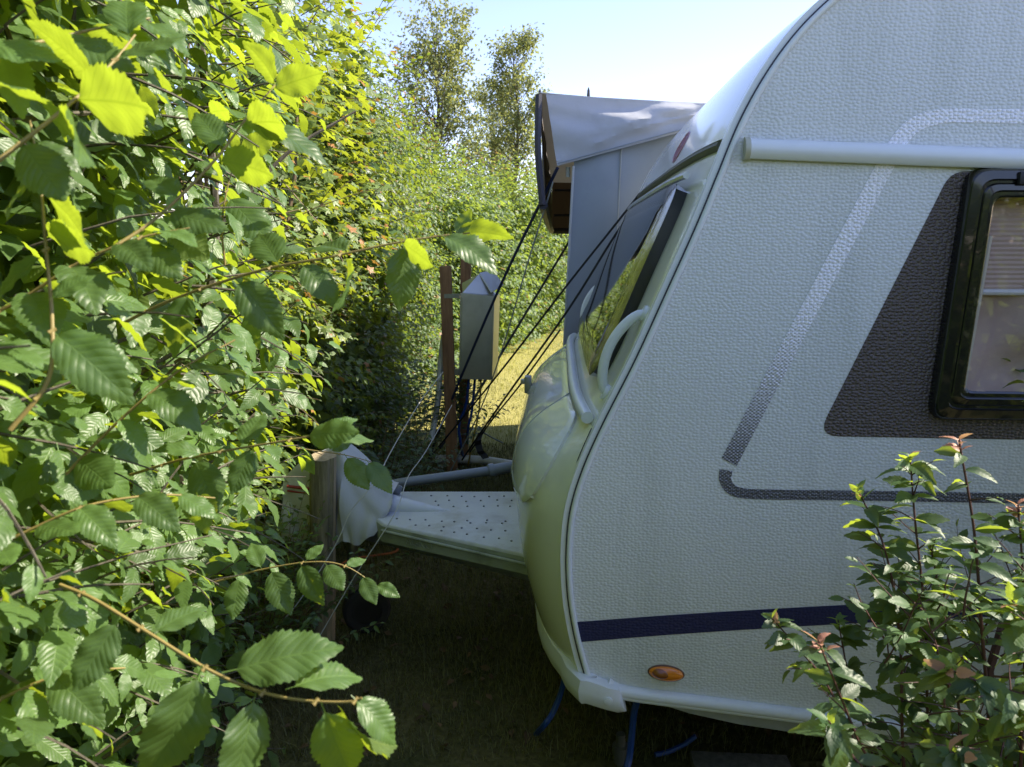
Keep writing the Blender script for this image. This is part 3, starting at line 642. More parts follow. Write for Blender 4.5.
# ------------------------------------------------------------------ hitch cover (draped tarpaulin)
GX = np.linspace(0, 1, 44); TH = np.linspace(0, 1, 34); G = np.zeros((44, 34, 3))
for i, t in enumerate(GX):
    px = 286 + (396 - 286) * t
    ridge = np.interp(px, [286, 305, 345, 396], [478, 461, 440, 487]); bot = np.interp(px, [286, 315, 338, 350, 372, 384, 390, 396], [548, 543, 541, 537, 538, 531, 519, 503])
    c0 = at(px, 500, 2.96); zt = at(px, ridge, 2.96)[2]; zb = at(px, bot, 2.85)[2]
    hw = np.interp(px, [286, 336, 350, 385, 396], [.05, .075, .145, .145, .10])
    for j, a in enumerate(TH):
        th = (a - .5) * 2; z = zt - (zt - zb) * (abs(th) ** 1.5); y = hw * math.copysign(abs(sin(th * pi / 2)) ** .75, th) * (1 + .12 * abs(th))
        low = abs(th) ** 2
        wr = .016 * sin(px * .15 + 4.0 * th + 1.5 * sin(px * .06)) * low + .005 * sin(px * .42 - 7 * th) * low * th * th + .009 * sin(7 * th + px * .09) * (1 - low)
        z2 = z + .010 * sin(px * .22) * low
        G[i, j] = (c0[0] + .010 * sin(7 * th + px * .08) * low, 2.96 + y + math.copysign(wr, th) * 1.2, z2 + .4 * wr)
V, Fc = solid_grid(G, grid_normals(G), .003)
hc = thing("hitch_cover", "crumpled pale grey tarpaulin cover draped over the tow hitch behind the short post", "cover", (at(350, 520, 2.93)[0], 2.93, .45))
mk("cover_sheet", V, Fc, MTARP, hc)
# red trim patch on the left part of the cover
p0, p1 = at(287, 486, 2.90), at(309, 489, 2.90); mm = MB(); mm.tube([p0, p1], .006, 6); mm.tube([p0 - ZU * .02, p1 - ZU * .02], .004, 6); mm.build("red_piping", simple("red_trim", (.30, .03, .03), .5), hc)

# ------------------------------------------------------------------ posts, power box, pipes
pp = atz(322, 645, 0.0); ztop = at(322, 456, pp[1])[2]
mm = MB(); G = []; ns = 20; nz = 14
for i in range(nz):
    z = -.05 + (ztop + .05) * i / (nz - 1)
    for k in range(ns):
        a = 2 * pi * k / ns; r = .049 * (1 + .05 * sin(2 * a + 1) + .04 * sin(5 * a + z * 2)); r = r * (.86 if abs(((a - 5.55 + pi) % (2 * pi)) - pi) < .18 else 1)
        G.append((pp[0] + r * cos(a) + (at(323, 456, pp[1])[0] - pp[0]) * z / ztop, pp[1] + r * sin(a), z + (.008 * sin(a) if i == nz - 1 else 0)))
Fc = [[i * ns + k, i * ns + (k + 1) % ns, (i + 1) * ns + (k + 1) % ns, (i + 1) * ns + k] for i in range(nz - 1) for k in range(ns)]
po = thing("fence_post", "short weathered round post standing in front of the hitch cover", "post", (pp[0], pp[1], 0))
mk("post_shaft", G, Fc, [MWOODG, MWOODC], po, True, None, [1 if k in (19, 0) else 0 for i in range(nz - 1) for k in range(ns)])  # right-edge faces in paler wood stand in for a sunlit strip
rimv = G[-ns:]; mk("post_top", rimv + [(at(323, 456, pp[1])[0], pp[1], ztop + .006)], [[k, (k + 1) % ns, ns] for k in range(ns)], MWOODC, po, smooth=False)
YP = 5.25
def square_post(px0, py0, px1, Y, wd, label):
    a = at(px0, py0, Y); b_ = at(px1, 470, Y); b_ = np.array([b_[0] + (b_[0] - a[0]) * .2, Y, -.05])
    ax = (a - b_) / np.linalg.norm(a - b_); ux = np.cross(np.array([0, 1., 0]), ax); 
    mm = MB(); mm.box((a + b_) / 2, (wd, wd * .9, np.linalg.norm(a - b_)), np.array([ux / np.linalg.norm(ux), np.cross(ax, ux), ax]), bev=.006)
    return solo(mm, "timber_post", MWOODB, label, "post", (b_[0], b_[1], 0))
square_post(445.5, 266, 452, YP, .080, "tall brown timber post on the hedge side of the steel power box")
square_post(466, 258, 464, YP + .22, .075, "brown timber post standing directly behind the steel power box")
bx = thing("power_box", "dented stainless steel power box with raised white lid on timber posts", "power box", (at(478, 380, YP)[0], YP, at(478, 380, YP)[2]))
fa, fb, fc, fd = at(460.5, 293, YP - .02), at(494.5, 296, YP - .0), at(492, 380, YP - .0), at(459, 379, YP - .02)
bk = np.array([.035, .22, 0])
V = [fa, fb, fc, fd, fa + bk, fb + bk, fc + bk, fd + bk]; mk("casing", V, [[0, 1, 2, 3], [7, 6, 5, 4], [1, 5, 6, 2], [4, 0, 3, 7], [3, 2, 6, 7], [0, 4, 5, 1]], MBOX, bx, smooth=False)
mm = MB(); mm.tube([fd + np.array([.01, -.004, .04]), fa + np.array([.01, -.004, -.03])], .004, 5); mm.tube([fc + np.array([-.012, -.004, .04]), fb + np.array([-.012, -.004, -.03])], .004, 5); mm.build("casing_fold", MBOX, bx)
la, lb, lc, ld = at(479, 274, YP + .1), at(492, 271, YP + .32), at(503, 286, YP + .30), at(491, 293, YP - .02)
mk("lid", [la, lb, lc, ld] + [p + np.array([.006, .0, .008]) for p in (la, lb, lc, ld)], [[0, 1, 2, 3], [7, 6, 5, 4], [0, 4, 5, 1], [1, 5, 6, 2], [2, 6, 7, 3], [3, 7, 4, 0]], MLIDW, bx, smooth=False)
ga = at(462, 283, YP + .12); mk("gable", [fa + bk * .3, fb + bk * .3, la, ga] + [p + bk * .15 for p in (fa + bk * .3, fb + bk * .3, la, ga)], [[0, 1, 2, 3], [7, 6, 5, 4], [0, 4, 5, 1], [1, 5, 6, 2], [2, 6, 7, 3], [3, 7, 4, 0]], MBOX, bx, smooth=False)
mm = MB(); q = at(452, 296, YP - .03); mm.box(q, (.11, .02, .03)); mm.build("bracket", MSTEEL, bx); mm = MB(); mm.box(at(455, 372, YP - .02), (.07, .02, .045)); mm.build("bracket", MSTEEL, bx)
def cable(pts, r, mat, name, label, cat, n=6, k=6, group=None):
    P = cat_pts(np.array(pts), k) if k > 1 else np.array(pts); V, Fc = tube_geo(P, r, n); o = np.array(P[-1])
    mm = MB(); mm.add(V, Fc); return solo(mm, name, mat, label, cat, o, group)
cable([at(469, 379, YP + .05), at(466, 405, YP + .02), at(459, 425, YP), at(461, 445, YP), atz(464, 462, .02)], .011, MHOSE, "power_cable", "blue cable looping widest below the steel power box", "cable")
cable([at(475, 379, YP + .08), at(472, 410, YP + .05), at(468, 430, YP + .05), atz(467, 455, .02)], .011, MHOSE, "power_cable", "straighter blue cable hanging below the middle of the power box", "cable")
cable([at(481, 379, YP + .08), at(479, 410, YP + .06), at(473, 440, YP), atz(468, 466, .02)], .007, MCABLEY, "yellow_cable", "thin yellow earth cable hanging below the right edge of the power box", "cable")
mm = MB(); mm.tube(cat_pts([at(444, 335, YP + .05), at(441, 360, YP + .05), at(438, 400, YP), at(431, 440, YP - .1)]), .022, 10); solo(mm, "standpipe", MPIPEW, "dirty white pipe leaning up behind the brown timber post", "pipe", at(432, 440, YP - .1))
P = cat_pts([atz(436, 459, .06), atz(480, 460, .06), atz(520, 466, .07), atz(545, 469, .08)]); mm = MB(); mm.tube(P, .032, 12); solo(mm, "white_pipe", MPIPEW, "white plastic pipe lying along the grass behind the drawbar", "pipe", P[0])
gp = thing("grey_drain_pipe", "grey drain pipe with coupling running above the drawbar cover", "pipe", at(460, 475, 3.45))
P = [at(372, 490, 3.42), at(400, 483, 3.42), at(440, 477.5, 3.46), at(495, 470, 3.52)]; mm = MB(); mm.tube(cat_pts(P), .0235, 12); mm.build("pipe_run", MPIPEG, gp)
P = [at(488, 471, 3.51), at(507, 467.5, 3.53), at(521, 466, 3.55)]; mm = MB(); mm.tube(P, .029, 12); mm.tube([at(489, 471, 3.51), at(494, 470, 3.515)], .036, 12); mm.tube([at(517, 466, 3.545), at(524, 465, 3.55)], .036, 12); mm.build("coupling", MPIPEG, gp)
cable([at(533, 452, 3.6), at(525, 456, 3.55), at(517, 466, 3.5)], .009, MHOSE, "short_blue_hose", "short blue hose curling off the grey pipe coupling beside the nose", "hose")
cable([at(566, 670, 2.2), at(561, 692, 2.2), at(553, 712, 2.18), at(545, 724, 2.15), atz(536, 734, .01)], .0095, MHOSE, "blue_hose", "blue hose dropping to the ground under the nose corner", "hose")
cable([at(640, 690, 1.97), at(634, 712, 1.97), at(631, 740, 1.96), at(626, 770, 1.93), atz(600, 840, .02)], .0105, MHOSE, "blue_hose", "bright blue hose hanging below the bottom rail near the amber lamp", "hose")
cable([atz(655, 755, .02), atz(668, 752, .02), atz(683, 745, .03), atz(696, 736, .06)], .008, MHOSE, "blue_hose", "dim blue hose lying in the dark shade under the caravan", "hose")
tap = thing("hose_connector", "small grey hose connector on the grass under the caravan", "connector", atz(620, 762, 0.0))
q = atz(620, 762, 0.0); mm = MB(); mm.tube([q, q + ZU * .03, q + ZU * .032, q + ZU * .06, q + ZU * .062, q + ZU * .10], [.020, .020, .026, .026, .016, .014], 12); mm.build("connector_body", simple("connector_grey", (.10, .10, .09), .5), tap)
cable([atz(322, 590, .015), atz(345, 562, .02), atz(372, 556, .02), atz(395, 552, .03), atz(398, 545, .06)], .006, MORANGE, "orange_cord", "thin faded orange cord lying on the shaded grass under the drawbar", "cord")

# ------------------------------------------------------------------ awning on the far side of the caravan
YA = 4.08
aw = thing("awning", "grey fabric caravan awning with dark edged canopy on the far side", "awning", (at(570, 345, YA)[0] + 1, 5.2, 0))
tl, tr_ = at(546, 94, YA), at(724, 103.5, YA); bl_, br_ = at(557, 166, YA - .02), at(708, 124.5, YA - .02)
nu, nv = 46, 16; G = np.zeros((nu, nv, 3))
for i in range(nu):
    x = i / (nu - 1); T_ = tl + (tr_ - tl) * x; sag = .016 * sin(x * pi) ; B_ = bl_ + (br_ - bl_) * x + ZU * (-.03 * sin(min(1, x * 1.4) * pi) * 0)
    for j in range(nv):
        y = j / (nv - 1); p = T_ + (B_ - T_) * y
        crease = max(0, 1 - abs(y - (.42 + .18 * sin(x * 5.2)))/.34); bulge = .045 * crease * sin(pi * min(1, x * 1.15 + .02)) ** .7
        wr = .009 * sin(13 * x - 9 * y) * sin(pi * y) + .005 * sin(27 * x + 15 * y) * y * (1 - x) + .006 * sin(6 * x + 16 * y) * x * (1 - y) + .012 * max(0, 1 - abs(y - .15 - .55 * x) / .10) * (1 - x) + .010 * max(0, 1 - abs(y - .95 + .55 * x) / .08)
        G[i, j] = p + np.array([0, -bulge - wr, 0]) - ZU * (sag * .2 * (1 - y))
V, Fc = solid_grid(G, grid_normals(G), .003); mk("canopy_flap", V, Fc, MAWNTOP, aw)
mm = MB(); mm.tube([bl_ + (br_ - bl_) * t + np.array([0, -.006, .012]) for t in np.linspace(.0, 1, 12)], .003, 5); mm.build("hem_seam", MAWN, aw)
# roof sheet, running back from the flap
far = at(572, 231, 6.95); zf = at(553, 190, 6.9)[2]
fl_ = at(551.5, 230, 6.9); fl_top = np.array([fl_[0], 6.9, fl_[2] + .42]); xr = cv(L_END, 0, 0)[0]
n1 = 12; G = np.zeros((n1, 8, 3)); tl0 = at(539.5, 93, YA)
for i in range(n1):
    x = i / (n1 - 1)
    for j in range(8):
        y = j / 7; A = tl0 + (np.array([xr, YA, tl0[2] + (tr_[2] - tl0[2]) / (tr_[0] - tl0[0]) * (xr - tl0[0]) - .0]) - tl0) * x - ZU * (.012 * min(1, x * 11)); B = fl_top + (np.array([xr, 6.9, fl_top[2]]) - fl_top) * x; G[i, j] = A + (B - A) * y - ZU * .05 * sin(pi * y)
V, Fc = solid_grid(G, grid_normals(G) * 0 + ZU, .004); mk("canopy_roof", V, Fc, MAWNTOP, aw)
# left valance (dark lined edge) and front valance, both seen from inside
def curtain_sheet(A0, A1, B0, B1, name, mat, nu=18, nv=10, amp=.012, fr=23, dirv=(1, 0, 0)):
    G = np.zeros((nu, nv, 3))
    for i in range(nu):
        for j in range(nv):
            x, y = i / (nu - 1), j / (nv - 1); p = (A0 + (A1 - A0) * x) * (1 - y) + (B0 + (B1 - B0) * x) * y
            G[i, j] = p + np.array(dirv) * amp * sin(fr * x + 2 * y) * (.3 + y)
    V, Fc = solid_grid(G, grid_normals(G), .003); return mk(name, V, Fc, mat, aw)
e0 = at(539.5, 95, YA + .01); e1 = fl_top
b0 = at(543, 205, YA + .01); b1 = at(551.5, 231, 6.9)
curtain_sheet(e0, e1, b0, b1, "side_valance", MAWNIN)
curtain_sheet(e1, e1 + np.array([2.5, 0, 0]), b1, b1 + np.array([2.5, 0, 0]), "front_valance", MAWNIN, 24, 8, .01, 16, (0, 1, 0))
mm = MB(); mm.tube(cat_pts([e0 + np.array([-.004, -.01, 0]), e0 * .5 + b0 * .5 + np.array([-.018, -.01, 0]), b0 + np.array([-.004, -.01, 0])]), .020, 6); mm.tube([b0, b0 * .5 + b1 * .5 - ZU * .02, b1], .026, 6); mm.tube([b1, b1 + np.array([2.5, 0, 0])], .030, 6); mm.build("dark_edging", MAWNEDGE, aw)
q = b1 + np.array([.02, -.02, .14]); mm = MB(); mm.tube([q, q + np.array([1.5, 0, 0])], .012, 6); mm.tube([q + ZU * .22, q + np.array([1.5, 0, .22])], .012, 6); mm.build("valance_pole", MAWNEDGE, aw)
# panel towards the caravan and end wall
pa, pb = at(574, 164, YA + .02), at(564, 350, YA + .02); k = (pb - pa) / (pa[2] - pb[2]); pg = pa + k * (pa[2] - .0); pr = 1.9
nu, nv = 26, 20; G = np.zeros((nu, nv, 3)); pa2 = pa - k * .22
for i in range(nu):
    for j in range(nv):
        x, y = i / (nu - 1), j / (nv - 1); L = pa2 + (pg - pa2) * y; Rr = np.array([pr, YA + .05, L[2] * 1.0]); p = L + (Rr - L) * x
        G[i, j] = p + np.array([0, .05 * x - .028 * sin(9 * x + 5 * y) * sin(pi * y) - .010 * sin(23 * x - 9 * y), 0])
V, Fc = solid_grid(G, grid_normals(G), .003); mk("end_panel", V, Fc, MAWN, aw)
q0 = pa2 + np.array([.004, .02, 0]); q1 = pg + np.array([.004, .02, 0]); r0 = np.array([at(574, 164, 6.85)[0] + .10, 6.85, q0[2]]); r1 = np.array([r0[0], 6.85, 0])
curtain_sheet(q0, r0, q1, r1, "side_panel", MAWN, 16, 10, .008)
curtain_sheet(r0, np.array([xr, 6.85, r0[2]]), r1, np.array([xr, 6.85, 0]), "front_panel", MAWN, 30, 8, .01, 50, (0, 1, 0))
mm = MB(); q = at(573.5, 166, YA + .0); mm.tube([q, q + (pg - q) * .999], .0075, 6); mm.build("seam_cord", MTARP, aw)
mm = MB(); q = pa + (np.array([pr, YA + .05, pa[2]]) - pa) * .16; mm.tube([q + np.array([0, -.012, .1]), np.array([q[0] - .06, q[1] - .014, .0])], .004, 5); mm.build("zip_seam", MSKIRT, aw)
mm = MB(); q = at(568, 167, YA + .1); mm.tube([q, q - ZU * .055], .012, 8); mm.build("pole_clip", MLIDW, aw)
for (x, y) in ((588.5, 93), (540, 94)):
    q = at(x, y, YA + .02); mm = MB(); mm.tube([q - ZU * .02, q + ZU * .012, q + ZU * .028], [.009, .007, .002], 8); mm.build("pole_tip", MBLACK, aw)
# guy ropes
def rope(name, pts, r, mat, label, group=None, cat="rope"):
    P = np.array(pts); P = cat_pts(P, 5) if len(P) > 2 else P; V, Fc = tube_geo(P, r, 6); mm = MB(); mm.add(V, Fc); return solo(mm, name, mat, label, cat, P[-1], group)
GRP = "guy ropes of the awning"
rope("guy_rope", [at(557.5, 168, YA), at(498, 291, 4.75), at(445, 416, 5.3), at(425, 470, 5.6)], .0095, MROPEN, "thick navy guy rope crossing the face of the steel power box", GRP)
rope("guy_rope", [at(572, 237, 6.8), at(512, 336, 6.2), at(470, 405, 5.5), at(440, 448, 5.2)], .0105, MROPEB, "black guy strap from the canopy valance passing below the power box", GRP)
rope("guy_rope", [at(652, 178, 3.72), at(619, 220, 3.8), at(568, 284, 4.0), at(500, 372, 4.4), at(432, 455, 4.9)], .006, MROPEB, "upper of two black guy ropes crossing the grey awning panel", GRP)
rope("guy_rope", [at(660, 180, 3.62), at(620, 228, 3.75), at(568, 310, 3.9), at(500, 405, 4.3), at(462, 460, 4.7)], .006, MROPEB, "lower of two black guy ropes crossing the grey awning panel", GRP)
rope("guy_rope", [at(553, 182, 4.06), at(528, 262, 4.3), at(500, 356, 4.6), at(478, 415, 4.8), at(450, 472, 5.0)], .0045, MROPEG, "thin pale grey guy rope hanging from the canopy corner", GRP)
rope("guy_rope", [at(560, 330, 4.0), at(520, 385, 4.25), at(492, 420, 4.5), at(470, 452, 4.8)], .005, MROPEB, "thin black guy rope running lowest beside the caravan nose", GRP)
stp = MB(); P = cat_pts([at(481, 432, 4.55), at(478, 442, 4.55), at(481, 452, 4.54), at(486, 458, 4.52)]); G = np.array([[p + np.array([dx, 0.01 * sin(i), dx * .3]) for dx in (-.020, .020)] for i, p in enumerate(P)]); V, Fc = solid_grid(G, grid_normals(G), .003); stp.add(V, Fc); solo(stp, "strap_end", MROPEB, "loose black strap end dangling from a guy rope above the lawn", "strap", P[-1])
cable([at(482, 432, 4.6), at(493, 438, 4.7), at(503, 443, 4.75)], .005, MROPEG, "tent_peg", "thin pale metal peg sticking out by the loose black strap", "peg", k=1)
rope("wire_cord", [at(443, 372, 4.2), at(420, 402, 3.7), at(389, 455, 3.0), at(377, 480, 2.7), at(351, 511, 2.62), at(335, 546, 2.58), at(300, 600, 2.5), at(276, 628, 2.45)], .0022, MROPEW, "thin pale cord running over the hitch cover past the short post", "thin cords strung past the drawbar", "cord")
rope("wire_cord", [at(452, 405, 4.0), at(426, 451, 3.3), at(408, 477, 2.9), at(395, 513, 2.62), at(353, 579, 2.55), at(318, 639, 2.5), at(300, 668, 2.45)], .0020, MROPEW, "thin pale cord crossing the drawbar cover to the foot of the short post", "thin cords strung past the drawbar", "cord")

# ------------------------------------------------------------------ foliage engine
def leaf_tpl(rows, half, shape="elm", curl=.25, fold=.35, serr=.12, wid=.30, twist=0., wave=0.0):
    ys = np.linspace(0, 1, rows + 1); V = []; UV = []
    for i, y in enumerate(ys):
        if shape == "elm": hw = wid * (sin(pi * y ** .82) ** .75) * (1 - .35 * max(0, y - .72) / .28)
        elif shape == "oval": hw = wid * (sin(pi * y ** .9) ** .7)
        else: hw = wid * sin(pi * y) ** .6
        if i in (0, rows): hw = .006
        for c in range(-half, half + 1):
            q = c / half; x = hw * q; yy = y
            if abs(c) == half and 0 < i < rows:
                if i % 2: x *= 1 + serr * .6; yy += .5 / rows
                else: x *= 1 - serr
            z = fold * abs(x) - curl * yy * yy + .02 * wave * sin(yy * 19) * abs(q) + twist * x * yy
            z -= .5 * max(0, abs(q) - .5) * hw * wave
            V.append((x, yy, z)); UV.append((.5 + .5 * q * min(1, hw / wid + .02), yy))
    n = 2 * half + 1; Fc = grid_faces(rows + 1, n)
    k = len(V); V += [(-.008, -.14, .03), (.008, -.14, .03), (.008, .02, 0), (-.008, .02, 0)]; UV += [(.5, 0)] * 4; Fc.append([k, k + 1, k + 2, k + 3])
    return np.array(V), np.array(Fc), np.array(UV)
def maple_tpl(curl=.2):
    ang = [(-150, .30), (-125, .62), (-105, .40), (-92, .42), (-60, .92), (-42, .55), (-28, .60), (0, 1.08), (28, .60), (42, .55), (60, .92), (92, .42), (105, .40), (125, .62), (150, .30)]
    V = [(0, .32, .03)]; UV = [(.5, .3)]
    for a, r in ang:
        x = r * .62 * sin(R(a)); y = .32 + r * .62 * cos(R(a)); V.append((x, y, -curl * (x * x + (y - .3) ** 2) * 1.2 + .05 * sin(a))); UV.append((.5 + x * .6, y))
    V.append((0, .22, 0)); UV.append((.5, .1)); n = len(ang)
    Fc = [[0, i, i + 1, i + 1] for i in range(1, n)] + [[0, n, n + 1, n + 1], [0, n + 1, 1, 1]]
    return np.array(V), np.array(Fc), np.array(UV)
T_HI = [leaf_tpl(30, 3, curl=c, fold=f, serr=.065, wave=w_, twist=t_) for c, f, w_, t_ in ((.22, .30, 1, .2), (.40, .45, 1.2, -.25), (.10, .18, 1, .1))]
T_MID = [leaf_tpl(20, 2, curl=c, fold=f, serr=.055, wid=.275, wave=w_, twist=t_) for c, f, w_, t_ in ((.25, .30, 1, .25), (.45, .45, 1, -.3), (.12, .2, .6, 0), (.6, .3, 1, .2))]
T_LOW = [leaf_tpl(5, 1, curl=c, fold=f, serr=0, wid=.29) for c, f in ((.25, .3), (.5, .4))]
T_OVAL = [leaf_tpl(12, 2, "elm", curl=c, fold=f, serr=.07, wid=.245, wave=w_, twist=t_) for c, f, w_, t_ in ((.3, .35, .6, .2), (.6, .5, .6, -.3), (.15, .3, .4, .1))]
T_DIA = [(np.array([(0, 0, 0), (.3, .45, .08), (0, 1, -.2), (-.3, .45, .08), (0, .5, 0.)]), np.array([[0, 1, 4, 4], [1, 2, 4, 4], [2, 3, 4, 4], [3, 0, 4, 4]]), np.array([(.5, 0), (1, .45), (.5, 1), (0, .45), (.5, .5)]))]
T_MAPLE = [maple_tpl(.15), maple_tpl(.4)]
def unit(a): return a / (np.linalg.norm(a, axis=-1, keepdims=True) + 1e-12)
class Leaves:
    def __init__(s): s.b = {}
    def add(s, key, tpls, pos, ax, nm, size, tint):
        s.b.setdefault(key, (tpls, []))[1].append((np.asarray(pos, float), np.asarray(ax, float), np.asarray(nm, float), size, tint))
    def addmany(s, key, tpls, P, A, Nn, sz, ti):
        L = s.b.setdefault(key, (tpls, []))[1]
        for i in range(len(P)): L.append((P[i], A[i], Nn[i], sz[i], ti[i]))
    def count(s): return sum(len(x[1]) for x in s.b.values())
    def build(s, name, mat, parent, cull=None):
        AV = []; AF = []; AU = []; AT = []; base = 0; off = np.array(wloc(parent))
        for key, (tpls, L) in s.b.items():
            P = np.array([x[0] for x in L]); A = unit(np.array([x[1] for x in L])); Nn = np.array([x[2] for x in L]); sz = np.array([x[3] for x in L]); ti = np.array([x[4] for x in L])
            X = unit(np.cross(A, Nn)); Z = np.cross(X, A); pick = rng.integers(0, len(tpls), len(P))
            if cull is not None: pick = np.where(cull(P + A * sz[:, None] * .6), -1, pick)
            for t, (tv, tf, tu) in enumerate(tpls):
                I = np.where(pick == t)[0]
                if not len(I): continue
                Mx = np.stack([X[I], A[I], Z[I]], 1) * sz[I][:, None, None]
                W_ = np.einsum('vk,mkj->mvj', tv, Mx) + P[I][:, None, :] - off; nv = len(tv)
                AV.append(W_.reshape(-1, 3)); AF.append((tf[None] + (base + nv * np.arange(len(I)))[:, None, None]).reshape(-1, 4)); AU.append(np.tile(tu, (len(I), 1))); AT.append(np.repeat(ti[I], nv)); base += nv * len(I)
        if not AV: return None
        V = np.vstack(AV); Fc = np.vstack(AF); UVv = np.vstack(AU); Ti = np.concatenate(AT)
        tri = Fc[:, 2] == Fc[:, 3]; ln = np.where(tri, 3, 4).astype(np.int32); st = np.r_[0, np.cumsum(ln)[:-1]].astype(np.int32)
        mask = np.ones(Fc.shape, bool); mask[tri, 3] = False; li = Fc[mask].astype(np.int32)
        me = bpy.data.meshes.new(name); me.vertices.add(len(V)); me.vertices.foreach_set("co", V.astype(np.float32).ravel())
        me.loops.add(len(li)); me.loops.foreach_set("vertex_index", li); me.polygons.add(len(Fc)); me.polygons.foreach_set("loop_start", st)
        try: me.polygons.foreach_set("loop_total", ln)
        except Exception: pass
        me.polygons.foreach_set("use_smooth", np.ones(len(Fc), bool)); me.update(calc_edges=True)
        uv = me.uv_layers.new(name="uv"); uv.data.foreach_set("uv", UVv[li].astype(np.float32).ravel())
        a = me.attributes.new("tint", 'FLOAT', 'POINT'); a.data.foreach_set("value", Ti.astype(np.float32)); me.materials.append(mat)
        o = bpy.data.objects.new(name, me); COL.objects.link(o)
        if parent is not None: o.parent = parent
        return o
UP = np.array([0, 0, 1.])
def shoot(LV, MBt, key, tpls, start, d, length, size, droop=.5, nl=None, r0=.0028, rnd=random, sides=4, tint=None, gap=None, young=.0, face=None, sizevar=.25, flat=.75, start_f=.15):
    """one leafy shoot: a curved twig with alternate leaves lying in a loose plane"""
    d = unit(np.asarray(d, float)); P = [np.asarray(start, float)]; n = 7; step = length / n
    for i in range(n):
        d = unit(d + np.array([rnd.gauss(0, .07), rnd.gauss(0, .07), rnd.gauss(0, .05) - droop * .13 * (i / n)])); P.append(P[-1] + d * step)
    P = np.array(P)
    if MBt is not None: MBt.tube(P, np.linspace(r0, r0 * .35, n + 1), sides, cap=False)
    gap = gap or size * .5; nl = nl or max(3, int(length * (1 - start_f) / gap)); flip = rnd.choice((-1, 1)); tb = rnd.random() if tint is None else tint
    for k in range(nl):
        t = start_f + (1 - start_f) * (k + .5) / nl; f = t * n; i = min(int(f), n - 1); p = P[i] + (P[i + 1] - P[i]) * (f - i); td = unit(P[i + 1] - P[i])
        up = UP if face is None else unit(UP * flat + np.asarray(face) * (1 - flat))
        sd_ = unit(np.cross(td, up)) * flip * (1 if k % 2 else -1)
        tip = k == nl - 1
        ax = unit(td * (.9 if tip else .55 + .3 * t) + sd_ * (.15 if tip else .85) + np.array([rnd.gauss(0, .14), rnd.gauss(0, .14), rnd.gauss(0, .14) - droop * .45]))
        nm = unit(up + td * .15 + np.array([rnd.gauss(0, .32), rnd.gauss(0, .32), rnd.gauss(0, .2)]))
        s_ = size * (1 - sizevar * rnd.random()) * (.62 if tip else 1) * (.75 + .25 * sin(pi * min(1, t * 1.05)))
        ti = min(1, max(0, tb * .5 + rnd.random() * .5 + (.25 if t > .85 else 0)))
        if young and t > .8 and rnd.random() < young: ti = 1.2
        LV.add(key, tpls, p + ax * size * .13, ax, nm, s_, ti)
    return P

# ------------------------------------------------------------------ near elm hedge (left)
elm = thing("elm_hedge", "large leaved elm hedge nearest on the left with long shoots", "hedge", (-.95, .9, 0))
def xs_elm(Y, z):
    k = np.interp(z, [0, .5, 1.0, 1.3, 1.8, 3], [.35, .33, .32, .27, .24, .22])
    return -max(.44, k * Y + .10) + .05 * sin(3.1 * Y + 1.7 * z) + .04 * sin(5.3 * z + Y)
LE = Leaves(); TW = MB(); rnd = random.Random(5)
for q in range(1050):
    Y = rnd.uniform(-.55, 2.45) if q % 4 else rnd.uniform(.5, 1.9); z = rnd.uniform(.05, 2.75); xs = xs_elm(Y, z); dp = rnd.uniform(.10, .55)
    d = np.array([rnd.uniform(.55, 1.0), rnd.gauss(-.05, .45), rnd.gauss(.15, .40)]); ln = dp + rnd.uniform(-.05, .12); ln = max(.16, min(.46, ln))
    near = Y > .35
    shoot(LE, TW if dp < .3 else None, "mid" if near else "low", T_MID if near else T_LOW, (xs - dp, Y, z), d, ln, rnd.uniform(.066, .100), .6, rnd=rnd, sizevar=.5, face=(.35, .8, .25) if rnd.random() < .4 else (.95, -.35, .3), flat=.5)
for q in range(160):   # crown of the hedge
    Y = rnd.uniform(-.4, 2.4); x = rnd.uniform(-1.5, -.5)
    shoot(LE, TW, "low", T_LOW, (x, Y, rnd.uniform(2.45, 2.75)), (rnd.gauss(.2, .4), rnd.gauss(0, .4), 1), rnd.uniform(.25, .5), .07, .4, rnd=rnd)
n = 25000            # leaves deep inside
Y = rng.uniform(-.6, 2.45, n); z = rng.uniform(0, 2.7, n); x = np.array([xs_elm(a, b_) for a, b_ in zip(Y, z)]) - .36 - rng.uniform(0, 1.25, n)
A = unit(rng.normal(0, 1, (n, 3)) + [0.5, 0, -.4]); Nn = unit(rng.normal(0, .6, (n, 3)) + [.3, 0, .9]); LE.addmany("low", T_LOW, np.stack([x, Y, z], 1), A, Nn, rng.uniform(.08, .13, n), rng.uniform(0, .8, n))
def cull_elm(P):
    Y, X, z = P[:, 1], P[:, 0], P[:, 2]; dist = np.sqrt(X ** 2 + Y ** 2 + (z - CAM_H) ** 2)
    k = np.interp(z, [0, 1.0, 1.25, 1.8, 3], [.315, .31, .235, .205, .19])
    lim = -np.maximum(.27, k * Y)
    return (X > lim) & (Y > .3) & (X > -1.2) & (X < 1.0) | (dist < .50)
